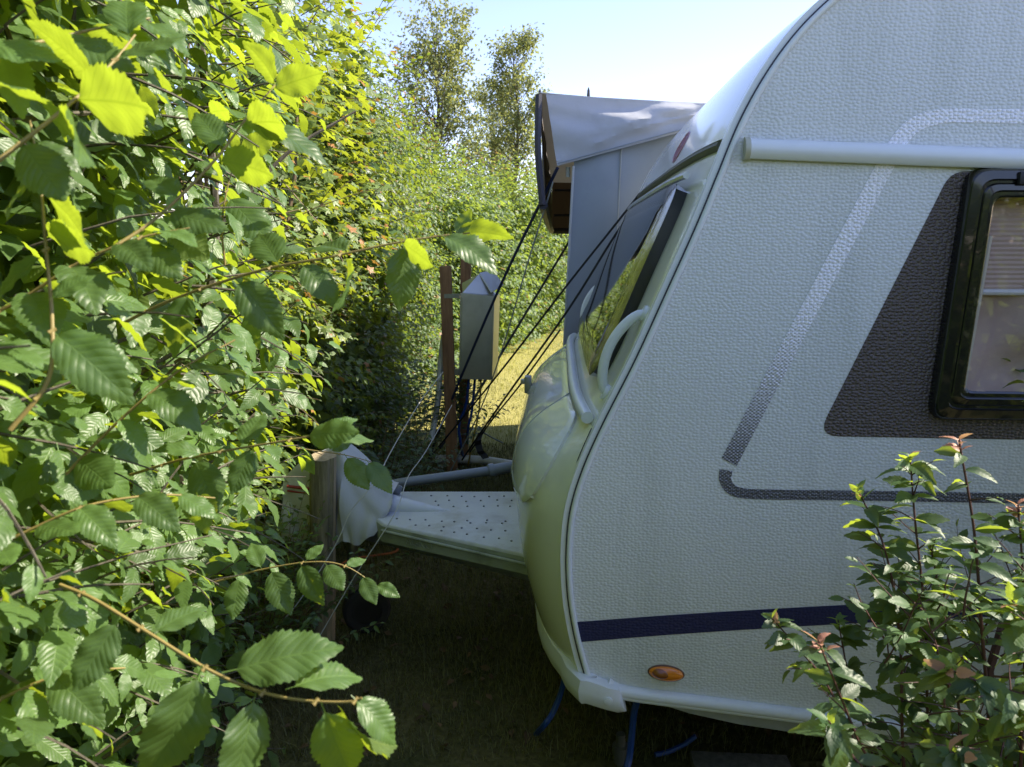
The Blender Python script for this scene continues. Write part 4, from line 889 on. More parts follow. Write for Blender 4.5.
# unseen hedge leaves added behind the camera to keep sky light off the wall
n = 17000; x = rng.uniform(-1.6, 5.5, n); z = rng.uniform(0, 2.25, n); Y = -1.8 - rng.uniform(0, .9, n) + .12 * np.sin(2.3 * x + 1.9 * z)
LE.addmany("low", T_LOW, np.stack([x, Y, z], 1), unit(rng.normal(0, 1, (n, 3)) + [0, .4, -.4]), unit(rng.normal(0, .6, (n, 3)) + [.2, .3, .8]), rng.uniform(.09, .15, n), rng.uniform(0, 1, n))
LE.build("foliage", LEAF_ELM, elm, cull_elm); mm = TW; rnd = random.Random(3)
for q in range(16):
    x, Y = rnd.uniform(-1.45, -1.0), rnd.uniform(-.3, 2.3); P = [np.array([x, Y, -.02])]
    for i in range(6): P.append(P[-1] + np.array([rnd.gauss(.03, .05), rnd.gauss(0, .05), .42]))
    mm.tube(cat_pts(P, 3), np.linspace(.02, .007, 19), 6, cap=False)
    for b_ in range(5):
        i = rnd.randint(1, 5); p = P[i]; e = p + np.array([rnd.uniform(.15, .40), rnd.gauss(0, .25), rnd.uniform(.1, .35)]); mm.tube(cat_pts([p, (p + e) / 2 + np.array([0, 0, .04]), e], 3), np.linspace(.008, .003, 7), 5, cap=False)
mm.build("stem", MBARK, elm)
# foreground shoots that reach out over the scene: twig with its leaves
def branch(pts, leaves, r=.0035, mat=MTWIGY, auto=0, size=.06, seed=1, tmat=LEAF_ELM):
    r *= .70
    P = cat_pts([at(*p) for p in pts], 6); V, Fc = tube_geo(P, np.linspace(r, r * .45, len(P)), 8); m = MB(); m.add(V, Fc)
    for k in range(4, len(P) - 2, 7): m.tube([P[k] - .002, P[k] + .002], [r * 1.15, r * .8], 6)
    br = m.build("branch", mat, elm); L = Leaves(); rr = random.Random(seed)
    for (bx_, by, Y0, tx, ty, Y1, nx, ny, nz, ti) in leaves:
        a, e = at(bx_, by, Y0), at(tx, ty, Y1)
        if ti > .72 and by < 300: nx, ny, nz = .45 + .2 * nx, .75, .45
        L.add("hi", T_HI, a + (e - a) * .10, e - a, (nx, ny, nz), np.linalg.norm(e - a) * .92, ti * .6)
    for k in range(auto):
        t = (k + .7) / auto * (len(P) - 2); i = int(t); td = unit(P[i + 1] - P[i]); sd_ = unit(np.cross(td, UP)) * (1 if k % 2 else -1)
        ax = td * .5 + sd_ * .8 + np.array([rr.gauss(0, .15), rr.gauss(0, .15), -.35 + rr.gauss(0, .15)]); L.add("hi", T_HI, P[i], ax, UP + np.array([rr.gauss(.1, .3), rr.gauss(-.3, .3), 0]), size * rr.uniform(.7, 1.1), rr.random())
    L.build("foliage", tmat, br); return br
# shoot at lower left, close to the camera
branch([(60, 585, .70), (95, 600, .68), (150, 634, .655), (205, 668, .635), (255, 690, .62), (300, 700, .615), (345, 702, .61), (362, 698, .61)],
       [(226, 673, .63, 334, 638, .64, -.1, -.55, .85, .55), (288, 690, .615, 360, 657, .66, -.2, -.35, .9, .75), (255, 692, .62, 238, 800, .57, .5, -.75, -.2, .15), (322, 704, .612, 352, 790, .60, .2, -.85, .3, .6), (340, 704, .612, 372, 775, .64, -.5, -.7, .2, .35), (352, 697, .61, 402, 735, .60, .3, -.4, .8, .95), (200, 668, .635, 158, 790, .58, .5, -.8, -.15, .15), (150, 634, .655, 205, 600, .70, 0, -.5, .85, .45), (120, 618, .665, 72, 690, .62, .1, -.8, .5, .35)], r=.0030, seed=3)
# shoot reaching right at mid height towards the awning
branch([(120, 325, .95), (160, 305, .95), (210, 286, .95), (270, 268, .95), (330, 257, .95), (390, 244, .96), (440, 236, .97), (470, 233, .98)],
       [(405, 241, .96, 403, 308, .94, .45, -.85, .25, .2), (440, 236, .97, 496, 252, .93, .1, -.5, .85, .6), (452, 235, .97, 500, 224, 1.02, -.2, -.4, .9, .8), (400, 242, .96, 436, 264, .92, .0, -.5, .8, .9), (350, 253, .95, 306, 232, 1.0, -.2, -.4, .9, .4), (345, 254, .95, 358, 312, .9, .4, -.75, .3, .9), (300, 262, .95, 338, 300, .92, .2, -.7, .6, .25), (280, 266, .95, 255, 225, 1.0, -.1, -.5, .8, .6), (235, 279, .95, 280, 326, .92, .2, -.8, .5, .15), (190, 292, .95, 165, 345, .9, 0, -.8, .6, .3), (455, 234, .97, 470, 215, .99, -.3, -.4, .8, .8)], r=.0032, seed=5)
# leafy shoot below it, ending in a bright leaf above the short post
branch([(130, 475, .95), (180, 460, .93), (230, 450, .92), (290, 440, .91), (330, 432, .91), (345, 428, .91)],
       [(305, 436, .91, 355, 430, .88, .0, -.75, .6, .85), (320, 434, .91, 374, 436, .95, 0, -.3, .9, .6), (255, 446, .92, 230, 492, .88, 0, -.8, .6, .35), (240, 448, .92, 262, 408, .97, 0, -.5, .9, .6), (205, 455, .93, 160, 440, .9, 0, -.5, .9, .7), (195, 457, .93, 215, 510, .88, 0, -.8, .5, .25), (330, 432, .91, 353, 412, .93, -.2, -.5, .8, .9)], r=.0028, seed=7)
# small shoot in front of the post
branch([(215, 582, 1.25), (260, 570, 1.25), (310, 562, 1.25), (345, 566, 1.25), (380, 588, 1.24)],
       [(375, 585, 1.24, 397, 592, 1.22, 0, -.6, .8, .95), (362, 575, 1.24, 374, 602, 1.2, 0, -.8, .5, .4), (345, 567, 1.25, 366, 556, 1.28, 0, -.5, .8, .8), (325, 563, 1.25, 342, 588, 1.2, .2, -.8, .5, .3), (300, 563, 1.25, 318, 600, 1.2, 0, -.8, .5, .3), (305, 562, 1.25, 322, 542, 1.28, 0, -.5, .8, .6), (270, 568, 1.25, 288, 612, 1.2, .1, -.8, .4, .2), (262, 570, 1.25, 250, 540, 1.28, 0, -.5, .8, .7), (240, 575, 1.25, 232, 618, 1.2, .1, -.8, .4, .4)], r=.0026, seed=9)
# drooping shoot by the hitch cover
branch([(278, 445, 1.9), (310, 450, 1.9), (345, 455, 1.9), (372, 462, 1.9)],
       [(345, 455, 1.9, 368, 488, 1.85, .1, -.8, .5, .75), (366, 460, 1.9, 392, 490, 1.86, .2, -.7, .6, .9), (330, 452, 1.9, 352, 440, 1.93, 0, -.5, .8, .6), (370, 462, 1.9, 386, 470, 1.9, .2, -.5, .8, .95), (300, 449, 1.9, 312, 472, 1.87, 0, -.8, .5, .5)], r=.003, seed=11)
# soft, near shoots in the upper left
branch([(-20, 175, .62), (40, 128, .66), (80, 95, .70), (115, 60, .74), (135, 35, .78)],
       [(60, 112, .68, -30, 60, .62, .2, -.5, .8, .9), (70, 100, .70, 165, 100, .66, .1, -.7, .65, .95), (50, 120, .66, 115, 150, .62, 0, -.5, .8, .8), (95, 82, .72, 45, 20, .74, .1, -.6, .75, .8), (115, 60, .74, 180, 30, .78, 0, -.5, .8, .5), (130, 40, .77, 120, -20, .8, 0, -.5, .8, .7), (20, 140, .65, 60, 195, .62, 0, -.8, .6, .2)], r=.003, seed=13)
branch([(10, 430, .62), (48, 380, .64), (52, 320, .66), (46, 250, .68), (40, 180, .70), (30, 120, .74)],
       [(50, 330, .66, 125, 385, .64, 0, -.6, .7, .7), (52, 345, .66, 135, 352, .68, .2, -.5, .8, .85), (46, 255, .68, -20, 290, .66, 0, -.6, .8, .35), (44, 230, .69, 100, 250, .66, .2, -.6, .7, .9), (40, 190, .70, 100, 235, .68, .1, -.7, .6, .9), (40, 180, .70, -10, 205, .70, 0, -.6, .8, .5), (50, 300, .66, 90, 270, .68, .2, -.6, .8, .6), (34, 140, .72, 80, 165, .72, .1, -.6, .8, .3)], r=.0032, seed=15)
branch([(110, 250, .80), (160, 215, .84), (215, 160, .88), (245, 120, .92), (275, 85, .96)],
       [(240, 125, .92, 300, 115, .88, .1, -.7, .6, .9), (248, 118, .92, 330, 150, .92, .3, -.5, .8, .25), (215, 160, .88, 280, 170, .86, .1, -.7, .6, .95), (225, 150, .90, 195, 105, .92, 0, -.5, .8, .6), (165, 212, .84, 225, 225, .82, 0, -.7, .7, .2), (180, 200, .86, 145, 165, .88, 0, -.6, .8, .4), (135, 235, .82, 180, 275, .80, .1, -.8, .6, .25), (270, 90, .95, 325, 70, .95, .0, -.5, .8, .85), (275, 85, .96, 262, 45, .99, 0, -.5, .8, .9)], r=.003, seed=17)
branch([(225, 265, 1.25), (222, 225, 1.25), (228, 185, 1.26), (240, 150, 1.28)],
       [(223, 235, 1.25, 180, 205, 1.25, .1, -.7, .7, .5), (222, 228, 1.25, 262, 222, 1.25, .2, -.6, .8, .7), (226, 195, 1.26, 270, 240, 1.22, .2, -.8, .5, .6), (230, 175, 1.27, 195, 160, 1.25, 0, -.6, .8, .4), (238, 155, 1.28, 275, 135, 1.28, .1, -.6, .8, .9)], r=.0028, seed=19)

branch([(-40, 330, .74), (20, 300, .76), (80, 262, .78), (140, 238, .80), (190, 228, .82)], [], r=.003, auto=11, size=.078, seed=23)
branch([(-40, 40, .70), (20, 45, .74), (90, 30, .80), (150, 18, .86)], [], r=.003, auto=10, size=.080, seed=24)
branch([(-30, 560, .74), (30, 530, .76), (90, 505, .78), (160, 495, .82), (215, 498, .86)], [], r=.003, auto=11, size=.070, seed=25)
branch([(60, 480, .85), (120, 420, .88), (180, 370, .92), (235, 340, .97)], [], r=.003, auto=10, size=.074, seed=26)
branch([(-40, 720, .70), (20, 690, .72), (70, 672, .74), (125, 668, .78)], [], r=.003, auto=9, size=.068, seed=27)

# ------------------------------------------------------------------ maple shrub and mixed hedge behind, low plants
def hedge_block(root, LV, tpl, key, n, Yr, zr, xs, size, ln=(.2, .45), out_=(1, 0, 0), young=0., seed=1, twigs=None, droop=.45, depth=.5, inner=2500, inner_depth=.9, isz=None):
    rr = random.Random(seed)
    for q in range(n):
        Y = rr.uniform(*Yr); z = rr.uniform(zr[0], zr[1]); x = xs(Y, z); dp = rr.uniform(.05, depth)
        d = np.array([out_[0] * rr.uniform(.5, 1), out_[1] + rr.gauss(-.1, .45), rr.gauss(.25, .45)])
        shoot(LV, twigs if q % 3 == 0 else None, key, tpl, (x - dp, Y, z), d, rr.uniform(*ln), size * rr.uniform(.75, 1.2), droop, rnd=rr, young=young, sides=3, face=(.35, .8, .2) if rr.random() < .45 else (.7, -.5, .2), flat=.6)
    Y = rng.uniform(Yr[0], Yr[1], inner); z = rng.uniform(zr[0], zr[1], inner); x = np.array([xs(a, b_) for a, b_ in zip(Y, z)]) - .15 - rng.uniform(0, inner_depth, inner)
    s_ = isz or size; LV.addmany("in", T_DIA, np.stack([x, Y, z], 1), unit(rng.normal(0, 1, (inner, 3)) + [.4, -.2, -.4]), unit(rng.normal(0, .6, (inner, 3)) + [.3, -.2, .8]), rng.uniform(s_ * .9, s_ * 1.5, inner), rng.uniform(0, .8, inner))
def stems(root, name, mat, n, Yr, x0, H, seed, xr=.35, r=.022, mm=None):
    rr = random.Random(seed); mm = mm if mm is not None else MB()
    for q in range(n):
        P = [np.array([x0 + rr.uniform(-xr, xr), rr.uniform(*Yr), -.02])]; k = 5
        for i in range(k): P.append(P[-1] + np.array([rr.gauss(.0, .08), rr.gauss(0, .08), H / k]))
        mm.tube(cat_pts(P, 2), np.linspace(r, r * .3, 2 * k + 1), 5, cap=False)
    return mm.build(name, mat, root)
mp_ = thing("maple_shrub", "tall yellow green maple bush with lobed leaves beyond the elm hedge", "bush", (-1.2, 3.5, 0))
def xs_map(Y, z): return -.98 + .22 * max(0, min(1, (z - 1.1) / .7)) + .06 * sin(3 * Y + 2.2 * z) + .05 * sin(7 * z - Y) - .10 * max(0, z - 2.3)
LM = Leaves(); TM = MB()
hedge_block(mp_, LM, T_MAPLE, "m", 430, (2.5, 5.0), (.9, 2.85), xs_map, .075, seed=21, twigs=TM, young=.25)
hedge_block(mp_, LM, T_OVAL, "o", 260, (2.3, 4.9), (.0, 1.5), xs_map, .050, seed=22, twigs=TM, inner=12000, isz=.08)
rr = random.Random(23)
for q in range(70): shoot(LM, TM, "m", T_MAPLE, (rr.uniform(-1.5, -.8), rr.uniform(2.6, 4.9), rr.uniform(2.6, 2.95)), (rr.gauss(.25, .4), rr.gauss(-.1, .4), 1), rr.uniform(.25, .55), .07, .3, rnd=rr, young=.4, sides=4)
LM.build("foliage", LEAF_MAPLE, mp_, lambda P: (P[:, 0] > -.60) | ((P[:, 0] > -.86) & (P[:, 2] < .95) & (P[:, 1] < 3.6))); stems(mp_, "stem", MTWIG, 9, (2.6, 4.8), -1.45, 2.5, 24, mm=TM)
mx_ = thing("mixed_hedge", "dense small leaved hedge behind the timber posts and power box", "hedge", (-1.3, 7.4, 0))
def xs_mix(Y, z): return -.80 - .055 * (Y - 5) + .08 * sin(1.9 * Y + 2.2 * z) + .06 * sin(6 * z + 2 * Y) - .10 * max(0, z - 2.0)
LX = Leaves(); TX = MB()
hedge_block(mx_, LX, T_OVAL, "o", 850, (4.8, 7.5), (.0, 2.75), xs_mix, .052, seed=31, twigs=TX, young=.15, inner=20000, isz=.085)
hedge_block(mx_, LX, T_LOW, "l", 700, (7.5, 11.5), (.0, 2.75), xs_mix, .06, seed=32, twigs=None, young=.15, inner=16000, isz=.11)
rr = random.Random(33)
for q in range(160): shoot(LX, TX, "l", T_LOW, (rr.uniform(-1.8, -.8), rr.uniform(4.9, 11.4), rr.uniform(2.5, 2.8)), (rr.gauss(.2, .4), rr.gauss(-.1, .4), 1), rr.uniform(.25, .6), .06, .3, rnd=rr, young=.3, sides=3)
LX.build("foliage", LEAF_MIX, mx_, lambda P: (P[:, 0] > -.092 * P[:, 1]) | ((P[:, 1] < 5.7) & (P[:, 0] > -.57))); stems(mx_, "stem", MTWIG, 14, (5, 11.3), -1.7, 2.4, 34, mm=TX)
bh = thing("field_hedge", "sunlit field hedge closing the far end of the lawn", "hedge", (.6, 14.0, 0))
LB = Leaves(); rr = random.Random(41)
HD = unit(np.array([3.9, 11.0, 0])); HN = np.array([HD[1], -HD[0], 0])
def hedge_pt(t, dep): return np.array([-1.15, 8.6, 0]) + np.array([3.9, 11.0, 0]) * t - HN * dep
for q in range(2600):
    t = rr.random() ** 1.3; top = 2.25 + .75 * t + .12 * sin(17 * t); z = top * rr.random(); b0_ = hedge_pt(t, -.12 * sin(23 * t + 2 * z) - .10 * sin(6 * z + 40 * t) + rr.uniform(0, .5))
    shoot(LB, None, "l", T_LOW, b0_ + UP * z, HN * rr.uniform(.4, 1) + np.array([rr.gauss(0, .4), rr.gauss(0, .4), rr.gauss(.3, .4)]), rr.uniform(.25, .55), .10 * rr.uniform(.7, 1.2), .4, rnd=rr, young=.12, sides=3, face=(.9, -.2, .2), flat=.6)
for q in range(520):
    t = rr.random(); shoot(LB, None, "l", T_LOW, hedge_pt(t, rr.uniform(0, 1)) + UP * (2.0 + .75 * t + rr.uniform(0, .3)), (rr.gauss(0, .4), rr.gauss(0, .4), 1), rr.uniform(.25, .9), .085, .3, rnd=rr, young=.2, sides=3)
n = 26000; t = rng.uniform(0, 1, n); dd = rng.uniform(.25, 1.2, n); B_ = np.array([[-1.15, 8.6, 0]]) + np.array([[3.9, 11.0, 0]]) * t[:, None] - HN[None] * dd[:, None] + UP[None] * (rng.uniform(0, 1, n) * (2.15 + .75 * t))[:, None]
LB.addmany("in", T_DIA, B_, unit(rng.normal(0, 1, (n, 3)) + [.2, -.4, -.4]), unit(rng.normal(0, .6, (n, 3)) + [.4, -.2, .8]), rng.uniform(.11, .19, n), rng.uniform(0, .8, n))
LB.build("foliage", LEAF_FAR, bh); mm = MB()
for q in range(26):
    P = [hedge_pt(rr.random(), rr.uniform(.5, .9))]
    for i in range(4): P.append(P[-1] + np.array([rr.gauss(0, .12), rr.gauss(0, .1), .6]))
    mm.tube(cat_pts(P, 2), np.linspace(.03, .01, 9), 5, cap=False)
mm.build("stem", MBARK, bh)
# low leafy plants by the post and under the hedge
def low_plant(name, label, c, nsh, size, spread, H, seed, mat, tpl=T_OVAL, young=0):
    o = thing(name, label, "plant", (c[0], c[1], 0)); L = Leaves(); T = MB(); rr = random.Random(seed)
    for q in range(nsh):
        a = rr.uniform(0, 2 * pi); d = (cos(a) * rr.uniform(.1, 1), sin(a) * rr.uniform(.1, 1), rr.uniform(.5, 1.4)); r_ = spread * math.sqrt(rr.random())
        shoot(L, T, "o", tpl, (c[0] + r_ * cos(a), c[1] + r_ * sin(a), rr.uniform(0, H * .5)), d, rr.uniform(.5, 1) * H * .7, size * rr.uniform(.7, 1.2), .5, rnd=rr, sides=3, r0=.002, young=young)
    L.build("foliage", mat, o); T.build("stem", MTWIG, o); return o
low_plant("nettle_plant", "small leaved pale green plants crowding the left side of the short post", (-.98, 2.62), 120, .042, .20, .75, 51, LEAF_MIX)
low_plant("bramble_plant", "dark bramble growing at the foot of the brown timber post", (at(420, 430, 5.6)[0], 5.6), 190, .06, .36, .85, 52, LEAF_LOW)
low_plant("ivy_plant", "dark shaded leafy plant behind the hitch cover beside the white pipe", (at(380, 430, 4.0)[0] - .05, 4.0), 110, .05, .28, .75, 53, LEAF_LOW)

# ------------------------------------------------------------------ trees beyond
def tree(label, c, H, cr, seed, nb, nleaf, lean=0.):
    o = thing("slender_tree", label, "tree", (c[0], c[1], 0), "slender trees beyond the field hedge"); rr = random.Random(seed); P = [np.array([c[0], c[1], 0.])]; k = 9
    for i in range(k): P.append(P[-1] + np.array([rr.gauss(lean, .05), rr.gauss(0, .05), H / k]))
    P = np.array(P); mm = MB(); mm.tube(cat_pts(P, 3), np.linspace(.085, .012, 3 * k + 1), 8, cap=False); mm.build("trunk", MBARK, o)
    L = Leaves(); lb = MB(); tips = []
    for q in range(nb):
        t = rr.uniform(.16, .99); f = t * k; i = min(int(f), k - 1); p = P[i] + (P[i + 1] - P[i]) * (f - i); a = rr.uniform(0, 2 * pi)
        ln = cr * (1.0 - .55 * t) * rr.uniform(.55, 1.1); d = np.array([cos(a), sin(a), rr.uniform(.8, 1.7)]); d /= np.linalg.norm(d); e = p + d * ln; m_ = p + d * ln * .5 - UP * .03
        Q = cat_pts([p, m_, e], 4); lb.tube(Q, np.linspace(.018 * (1.2 - t) + .004, .003, len(Q)), 4, cap=False)
        for s_ in range(rr.randint(4, 7)):
            u_ = rr.uniform(.45, 1); b0_ = p + d * ln * u_; dd = unit(d + np.array([rr.gauss(0, .7), rr.gauss(0, .7), rr.gauss(.1, .5)])); tips.append((b0_, dd, rr.uniform(.2, .5)))
    lb.build("limb", MBARK, o)
    for (b0_, dd, ln) in tips:
        nl = int(nleaf / len(tips) * rr.uniform(.4, 1.6)) + 2
        for q in range(nl):
            p = b0_ + dd * ln * rr.random() + np.array([rr.gauss(0, .07), rr.gauss(0, .07), rr.gauss(0, .06)]); L.add("d", T_DIA, p, (rr.gauss(0, 1), rr.gauss(0, 1), rr.gauss(-.4, .6)), (rr.gauss(0, .7), rr.gauss(0, .7), 1), rr.uniform(.055, .10), rr.random())
    L.build("crown", LEAF_TREE, o); return o
a = at(443, 200, 16.5); tree("broader slender tree rising just beyond the sunlit top of the hedge", (a[0], 16.5), at(443, 36, 16.5)[2], 2.3, 61, 150, 12500)
a = at(516, 200, 17.5); tree("narrow slender tree standing nearest the awning canopy corner", (a[0], 17.5), at(516, 52, 17.5)[2], 1.75, 62, 120, 9000)
a = at(484, 200, 21); tree("lower bushy tree filling the gap between the two taller slender trees", (a[0], 21), at(484, 104, 21)[2], 2.2, 63, 120, 9500)

# ------------------------------------------------------------------ plum bush, right foreground
pb_ = thing("plum_bush", "dark leaved plum bush with reddish young tips in front of the caravan", "bush", (.62, 1.18, 0))
LP = Leaves(); TP = MB(); rnd = random.Random(77)
def pstem(pts, nside, size, r=.004, young=.6, seed=0, sl=(.08, .2), top=True, frm=.25):
    P = cat_pts([at(*p) if len(p) == 3 else np.array(p[:3]) for p in pts], 6); rr = random.Random(seed); TP.tube(P, np.linspace(r, r * .4, len(P)), 6, cap=False); m = len(P)
    for k in range(nside):
        t = frm + (1 - frm) * (k + rr.random() * .6) / nside; f = t * (m - 1); i = min(int(f), m - 2); p = P[i]; td = unit(P[i + 1] - P[i]); a = rr.uniform(0, 2 * pi)
        d = unit(td * .5 + np.array([cos(a), sin(a) * .7, rr.uniform(-.1, .5)])); ln = rr.uniform(*sl) * (1.25 - .8 * t)
        if ln > .05: shoot(LP, TP, "o", T_OVAL, p, d, ln, size * rr.uniform(.7, 1.15), .55, rnd=rr, r0=.0016, sides=4, nl=max(2, int(ln / (size * .5))), young=0, sizevar=.4)
    for k in range(int(nside * 2.2)):
        t = frm + (1 - frm) * rr.random(); f = t * (m - 1); i = min(int(f), m - 2); td = unit(P[i + 1] - P[i]); a = rr.uniform(0, 2 * pi); ax = td * .5 + np.array([cos(a), sin(a), -.25]); LP.add("o", T_OVAL, P[i], ax, UP + np.array([rr.gauss(0, .4), rr.gauss(-.3, .4), 0]), size * rr.uniform(.6, 1), rr.random() * .7)
    if top:
        for k in range(7): td = unit(P[-1] - P[-4]); a = k * 2.4; LP.add("o", T_OVAL, P[-1] - td * .004 * k, td * .8 + np.array([cos(a), sin(a), 0]) * .8, td + np.array([rr.gauss(0, .4), rr.gauss(0, .4), .3]), size * rr.uniform(.3, .55), 1.2 if rr.random() < young else .9)
base = (945, 1000, 1.30)
pstem([(985, 960, 1.30), (990, 760, 1.27), (981, 620, 1.25), (974, 530, 1.24), (959, 440, 1.23)], 12, .058, .0042, 1.0, 1, (.04, .12), frm=.3)
pstem([(950, 960, 1.32), (930, 760, 1.33), (925, 620, 1.34), (915, 520, 1.35), (910, 455, 1.36)], 16, .064, .0036, .1, 2, (.06, .16))
pstem([(930, 980, 1.30), (905, 780, 1.28), (900, 640, 1.30), (885, 550, 1.33), (858, 490, 1.36)], 16, .064, .0036, .1, 3, (.06, .16))
pstem([(900, 1000, 1.2), (865, 780, 1.15), (830, 690, 1.15), (795, 645, 1.16), (772, 618, 1.17)], 9, .052, .003, .7, 4, (.05, .10), frm=.4)
pstem([(880, 980, 1.02), (880, 800, .98), (858, 740, .97), (838, 690, .97), (818, 640, .97)], 7, .052, .003, 1.0, 5, (.04, .09), frm=.45)
pstem([(1010, 980, 1.3), (1020, 780, 1.25), (1025, 640, 1.25), (1022, 560, 1.26), (1018, 505, 1.28)], 14, .062, .0036, .9, 6, (.05, .14))
pstem([(960, 980, 1.25), (965, 830, 1.22), (960, 720, 1.25), (945, 620, 1.3), (930, 545, 1.32)], 16, .062, .0036, .1, 7, (.06, .18))
pstem([(1060, 900, 1.0), (1062, 760, .97), (1055, 680, .95), (1035, 630, .94), (1012, 600, .93)], 15, .062, .0036, .5, 8, (.05, .11))
pstem([(1020, 900, .98), (1030, 760, .95), (1010, 700, .93), (975, 680, .92), (945, 668, .91)], 13, .060, .003, .5, 9, (.04, .09), frm=.4)
pstem([(960, 900, .95), (985, 800, .92), (975, 765, .90), (950, 752, .90)], 11, .060, .003, .4, 10, (.04, .09), frm=.35)
pstem([(860, 960, .9), (870, 800, .88), (850, 752, .87), (828, 720, .87)], 5, .062, .003, .0, 11, (.03, .06), frm=.5)
pstem([(930, 960, 1.38), (880, 780, 1.36), (850, 680, 1.36), (838, 620, 1.37)], 14, .058, .003, .1, 12, (.05, .15))
for q in range(150):
    x = rnd.uniform(880, 1110); y = rnd.uniform(600, 830); Y = rnd.uniform(1.12, 1.5); shoot(LP, TP, "o", T_OVAL, at(x, y, Y), (rnd.gauss(-.1, .6), rnd.gauss(-.3, .4), rnd.uniform(.2, 1)), rnd.uniform(.1, .24), .060 * rnd.uniform(.7, 1.1), .5, rnd=rnd, r0=.002)
for q in range(420):   # unseen taller growth added out of frame to shade the bush and lower wall
    x = rnd.uniform(1.25, 2.7); Y = rnd.uniform(1.15, 1.66); z = rnd.uniform(.2, 1.0 + .55 * min(1, (x - 1.1) / .5)); shoot(LP, TP if q % 3 == 0 else None, "o", T_OVAL, (x, Y, z), (rnd.gauss(-.1, .6), rnd.gauss(-.2, .5), rnd.uniform(.2, 1)), rnd.uniform(.2, .4), .065 * rnd.uniform(.7, 1.1), .5, rnd=rnd, r0=.0025)
for q in range(9):
    x = rnd.uniform(1.2, 2.6); P = [np.array([x, rnd.uniform(1.0, 1.5), -.02])]
    for i in range(5): P.append(P[-1] + np.array([rnd.gauss(0, .07), rnd.gauss(0, .05), .36]))
    TP.tube(cat_pts(P, 3), np.linspace(.012, .004, 16), 5, cap=False)
LP.build("foliage", LEAF_PLUM, pb_, lambda P: (P[:, 2] < 0.02)); TP.build("stem", MTWIGR, pb_)

# ------------------------------------------------------------------ ground and grass
m, nt, b, o_ = new_mat("lawn")
tc = N(nt, "ShaderNodeTexCoord"); n1 = N(nt, "ShaderNodeTexNoise"); n1.inputs["Scale"].default_value = 1.1; n1.inputs["Detail"].default_value = 10; n1.inputs["Roughness"].default_value = .7
n2 = N(nt, "ShaderNodeTexNoise"); n2.inputs["Scale"].default_value = 45; n2.inputs["Detail"].default_value = 6
for x in (n1, n2): nt.links.new(tc.outputs["Object"], x.inputs["Vector"])
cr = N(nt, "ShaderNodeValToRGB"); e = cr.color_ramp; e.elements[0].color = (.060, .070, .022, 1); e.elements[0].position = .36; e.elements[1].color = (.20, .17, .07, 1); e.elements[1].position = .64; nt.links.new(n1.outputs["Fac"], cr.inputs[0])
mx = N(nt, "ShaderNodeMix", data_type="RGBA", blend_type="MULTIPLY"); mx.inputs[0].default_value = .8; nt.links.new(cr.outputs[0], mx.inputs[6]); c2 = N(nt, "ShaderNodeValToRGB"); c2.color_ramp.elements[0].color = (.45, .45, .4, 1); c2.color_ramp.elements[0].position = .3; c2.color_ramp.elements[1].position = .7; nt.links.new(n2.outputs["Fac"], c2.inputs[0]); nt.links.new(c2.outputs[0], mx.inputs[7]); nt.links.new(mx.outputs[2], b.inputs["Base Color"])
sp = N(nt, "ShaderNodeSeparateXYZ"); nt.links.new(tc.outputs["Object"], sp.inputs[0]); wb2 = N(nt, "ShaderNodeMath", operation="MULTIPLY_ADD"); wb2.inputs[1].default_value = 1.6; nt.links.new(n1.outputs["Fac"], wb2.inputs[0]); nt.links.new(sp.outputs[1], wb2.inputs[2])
mr = N(nt, "ShaderNodeMapRange"); mr.inputs[1].default_value = 5.6; mr.inputs[2].default_value = 7.2; nt.links.new(wb2.outputs[0], mr.inputs[0]); dm = N(nt, "ShaderNodeMix", data_type="RGBA"); dm.inputs[7].default_value = (.32, .29, .10, 1); nt.links.new(mr.outputs[0], dm.inputs[0]); nt.links.new(mx.outputs[2], dm.inputs[6]); nt.links.new(dm.outputs[2], b.inputs["Base Color"])  # far lawn drier and paler, near ground darker: sun and shade in the colour
b.inputs["Roughness"].default_value = .95; sock(b, "Specular IOR Level", .15); bp = N(nt, "ShaderNodeBump"); bp.inputs["Strength"].default_value = .9; bp.inputs["Distance"].default_value = .02; nt.links.new(n2.outputs["Fac"], bp.inputs["Height"]); nt.links.new(bp.outputs[0], b.inputs["Normal"])
g = mk("lawn_ground", [(-600, -600, 0), (600, -600, 0), (600, 1200, 0), (-600, 1200, 0)], [[0, 1, 2, 3]], m, None, False); g["kind"] = "structure"
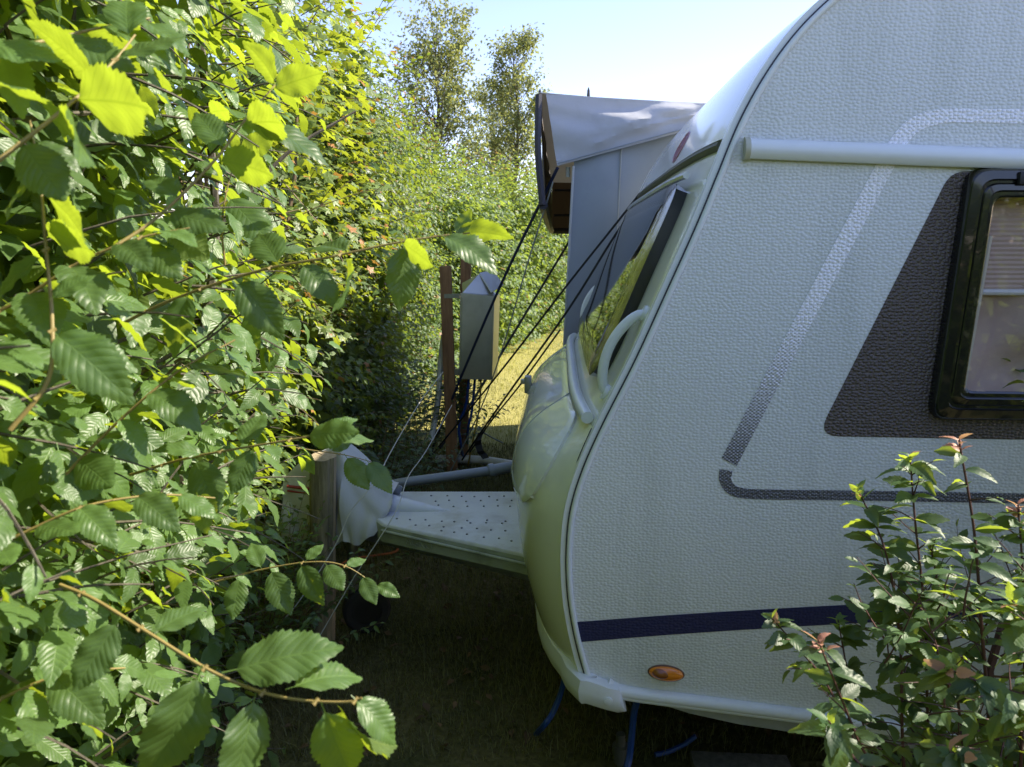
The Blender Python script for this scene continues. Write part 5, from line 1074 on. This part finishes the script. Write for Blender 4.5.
def grass(name, n, xr, yr, h, wd, label=None, mat_=MGRASS):
    x = rng.uniform(xr[0], xr[1], n); y = rng.uniform(yr[0], yr[1], n); hh = h * rng.uniform(.4, 1.3, n) * (.7 + .5 * np.sin(x * 3.1 + 1.7 * y) ** 2); a = rng.uniform(0, 2 * pi, n); bend = rng.uniform(.2, 1.1, n) * hh; ww = wd * rng.uniform(.6, 1.3, n)
    s_ = np.stack([np.cos(a + pi / 2), np.sin(a + pi / 2), 0 * a], 1) * ww[:, None] / 2; d = np.stack([np.cos(a), np.sin(a), 0 * a], 1); b0 = np.stack([x, y, 0 * x], 1); m1 = b0 + d * (bend * .3)[:, None] + np.stack([0 * x, 0 * x, hh * .6], 1); t1 = b0 + d * bend[:, None] + np.stack([0 * x, 0 * x, hh], 1)
    V = np.stack([b0 - s_, b0 + s_, m1 + s_ * .7, m1 - s_ * .7, t1], 1).reshape(-1, 3); k = 5 * np.arange(n)[:, None]; Fq = k + np.array([0, 1, 2, 3]); Ft = k + np.array([3, 2, 4])
    me = bpy.data.meshes.new(name); me.vertices.add(len(V)); me.vertices.foreach_set("co", V.astype(np.float32).ravel()); li = np.hstack([Fq, Ft]).astype(np.int32).ravel(); me.loops.add(len(li)); me.loops.foreach_set("vertex_index", li)
    me.polygons.add(2 * n); st = (7 * np.arange(n)[:, None] + np.array([0, 4])).astype(np.int32).ravel(); me.polygons.foreach_set("loop_start", st)
    try: me.polygons.foreach_set("loop_total", np.tile([4, 3], n).astype(np.int32))
    except Exception: pass
    me.update(calc_edges=True); at2 = me.attributes.new("tint", 'FLOAT', 'POINT'); at2.data.foreach_set("value", np.repeat(np.clip(.5 + .5 * np.sin(1.3 * x + .7 * y) * .6 + rng.normal(0, .25, n), 0, 1), 5).astype(np.float32)); me.uv_layers.new(name="uv"); me.materials.append(mat_)
    o = bpy.data.objects.new(name, me); COL.objects.link(o); o["kind"] = "stuff"; o["label"] = label; o["category"] = "grass"; return o
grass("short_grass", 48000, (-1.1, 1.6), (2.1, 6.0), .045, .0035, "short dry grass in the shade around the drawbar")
grass("lawn_grass", 34000, (-1.0, 2.2), (6.0, 14.5), .032, .006, "sunlit mown grass between the hedges", MGRASSLIT)
MLIT = leaf_mat("dry_leaf", (.14, .085, .04), (.16, .10, .05), (.2, .12, .04), .7, .2, 6)
LL = Leaves(); n = 520; LL.addmany("l", T_LOW, np.stack([rng.uniform(-1.1, 1.5, n), rng.uniform(2.1, 4.6, n), rng.uniform(.012, .04, n)], 1), unit(rng.normal(0, 1, (n, 3)) * [1, 1, .15]), unit(rng.normal(0, .3, (n, 3)) + [0, 0, 1]), rng.uniform(.02, .05, n), rng.uniform(0, 1, n))
o = LL.build("leaf_litter", MLIT, None); o["kind"] = "stuff"; o["label"] = "dry brown leaves scattered on the shaded grass"; o["category"] = "leaf litter"
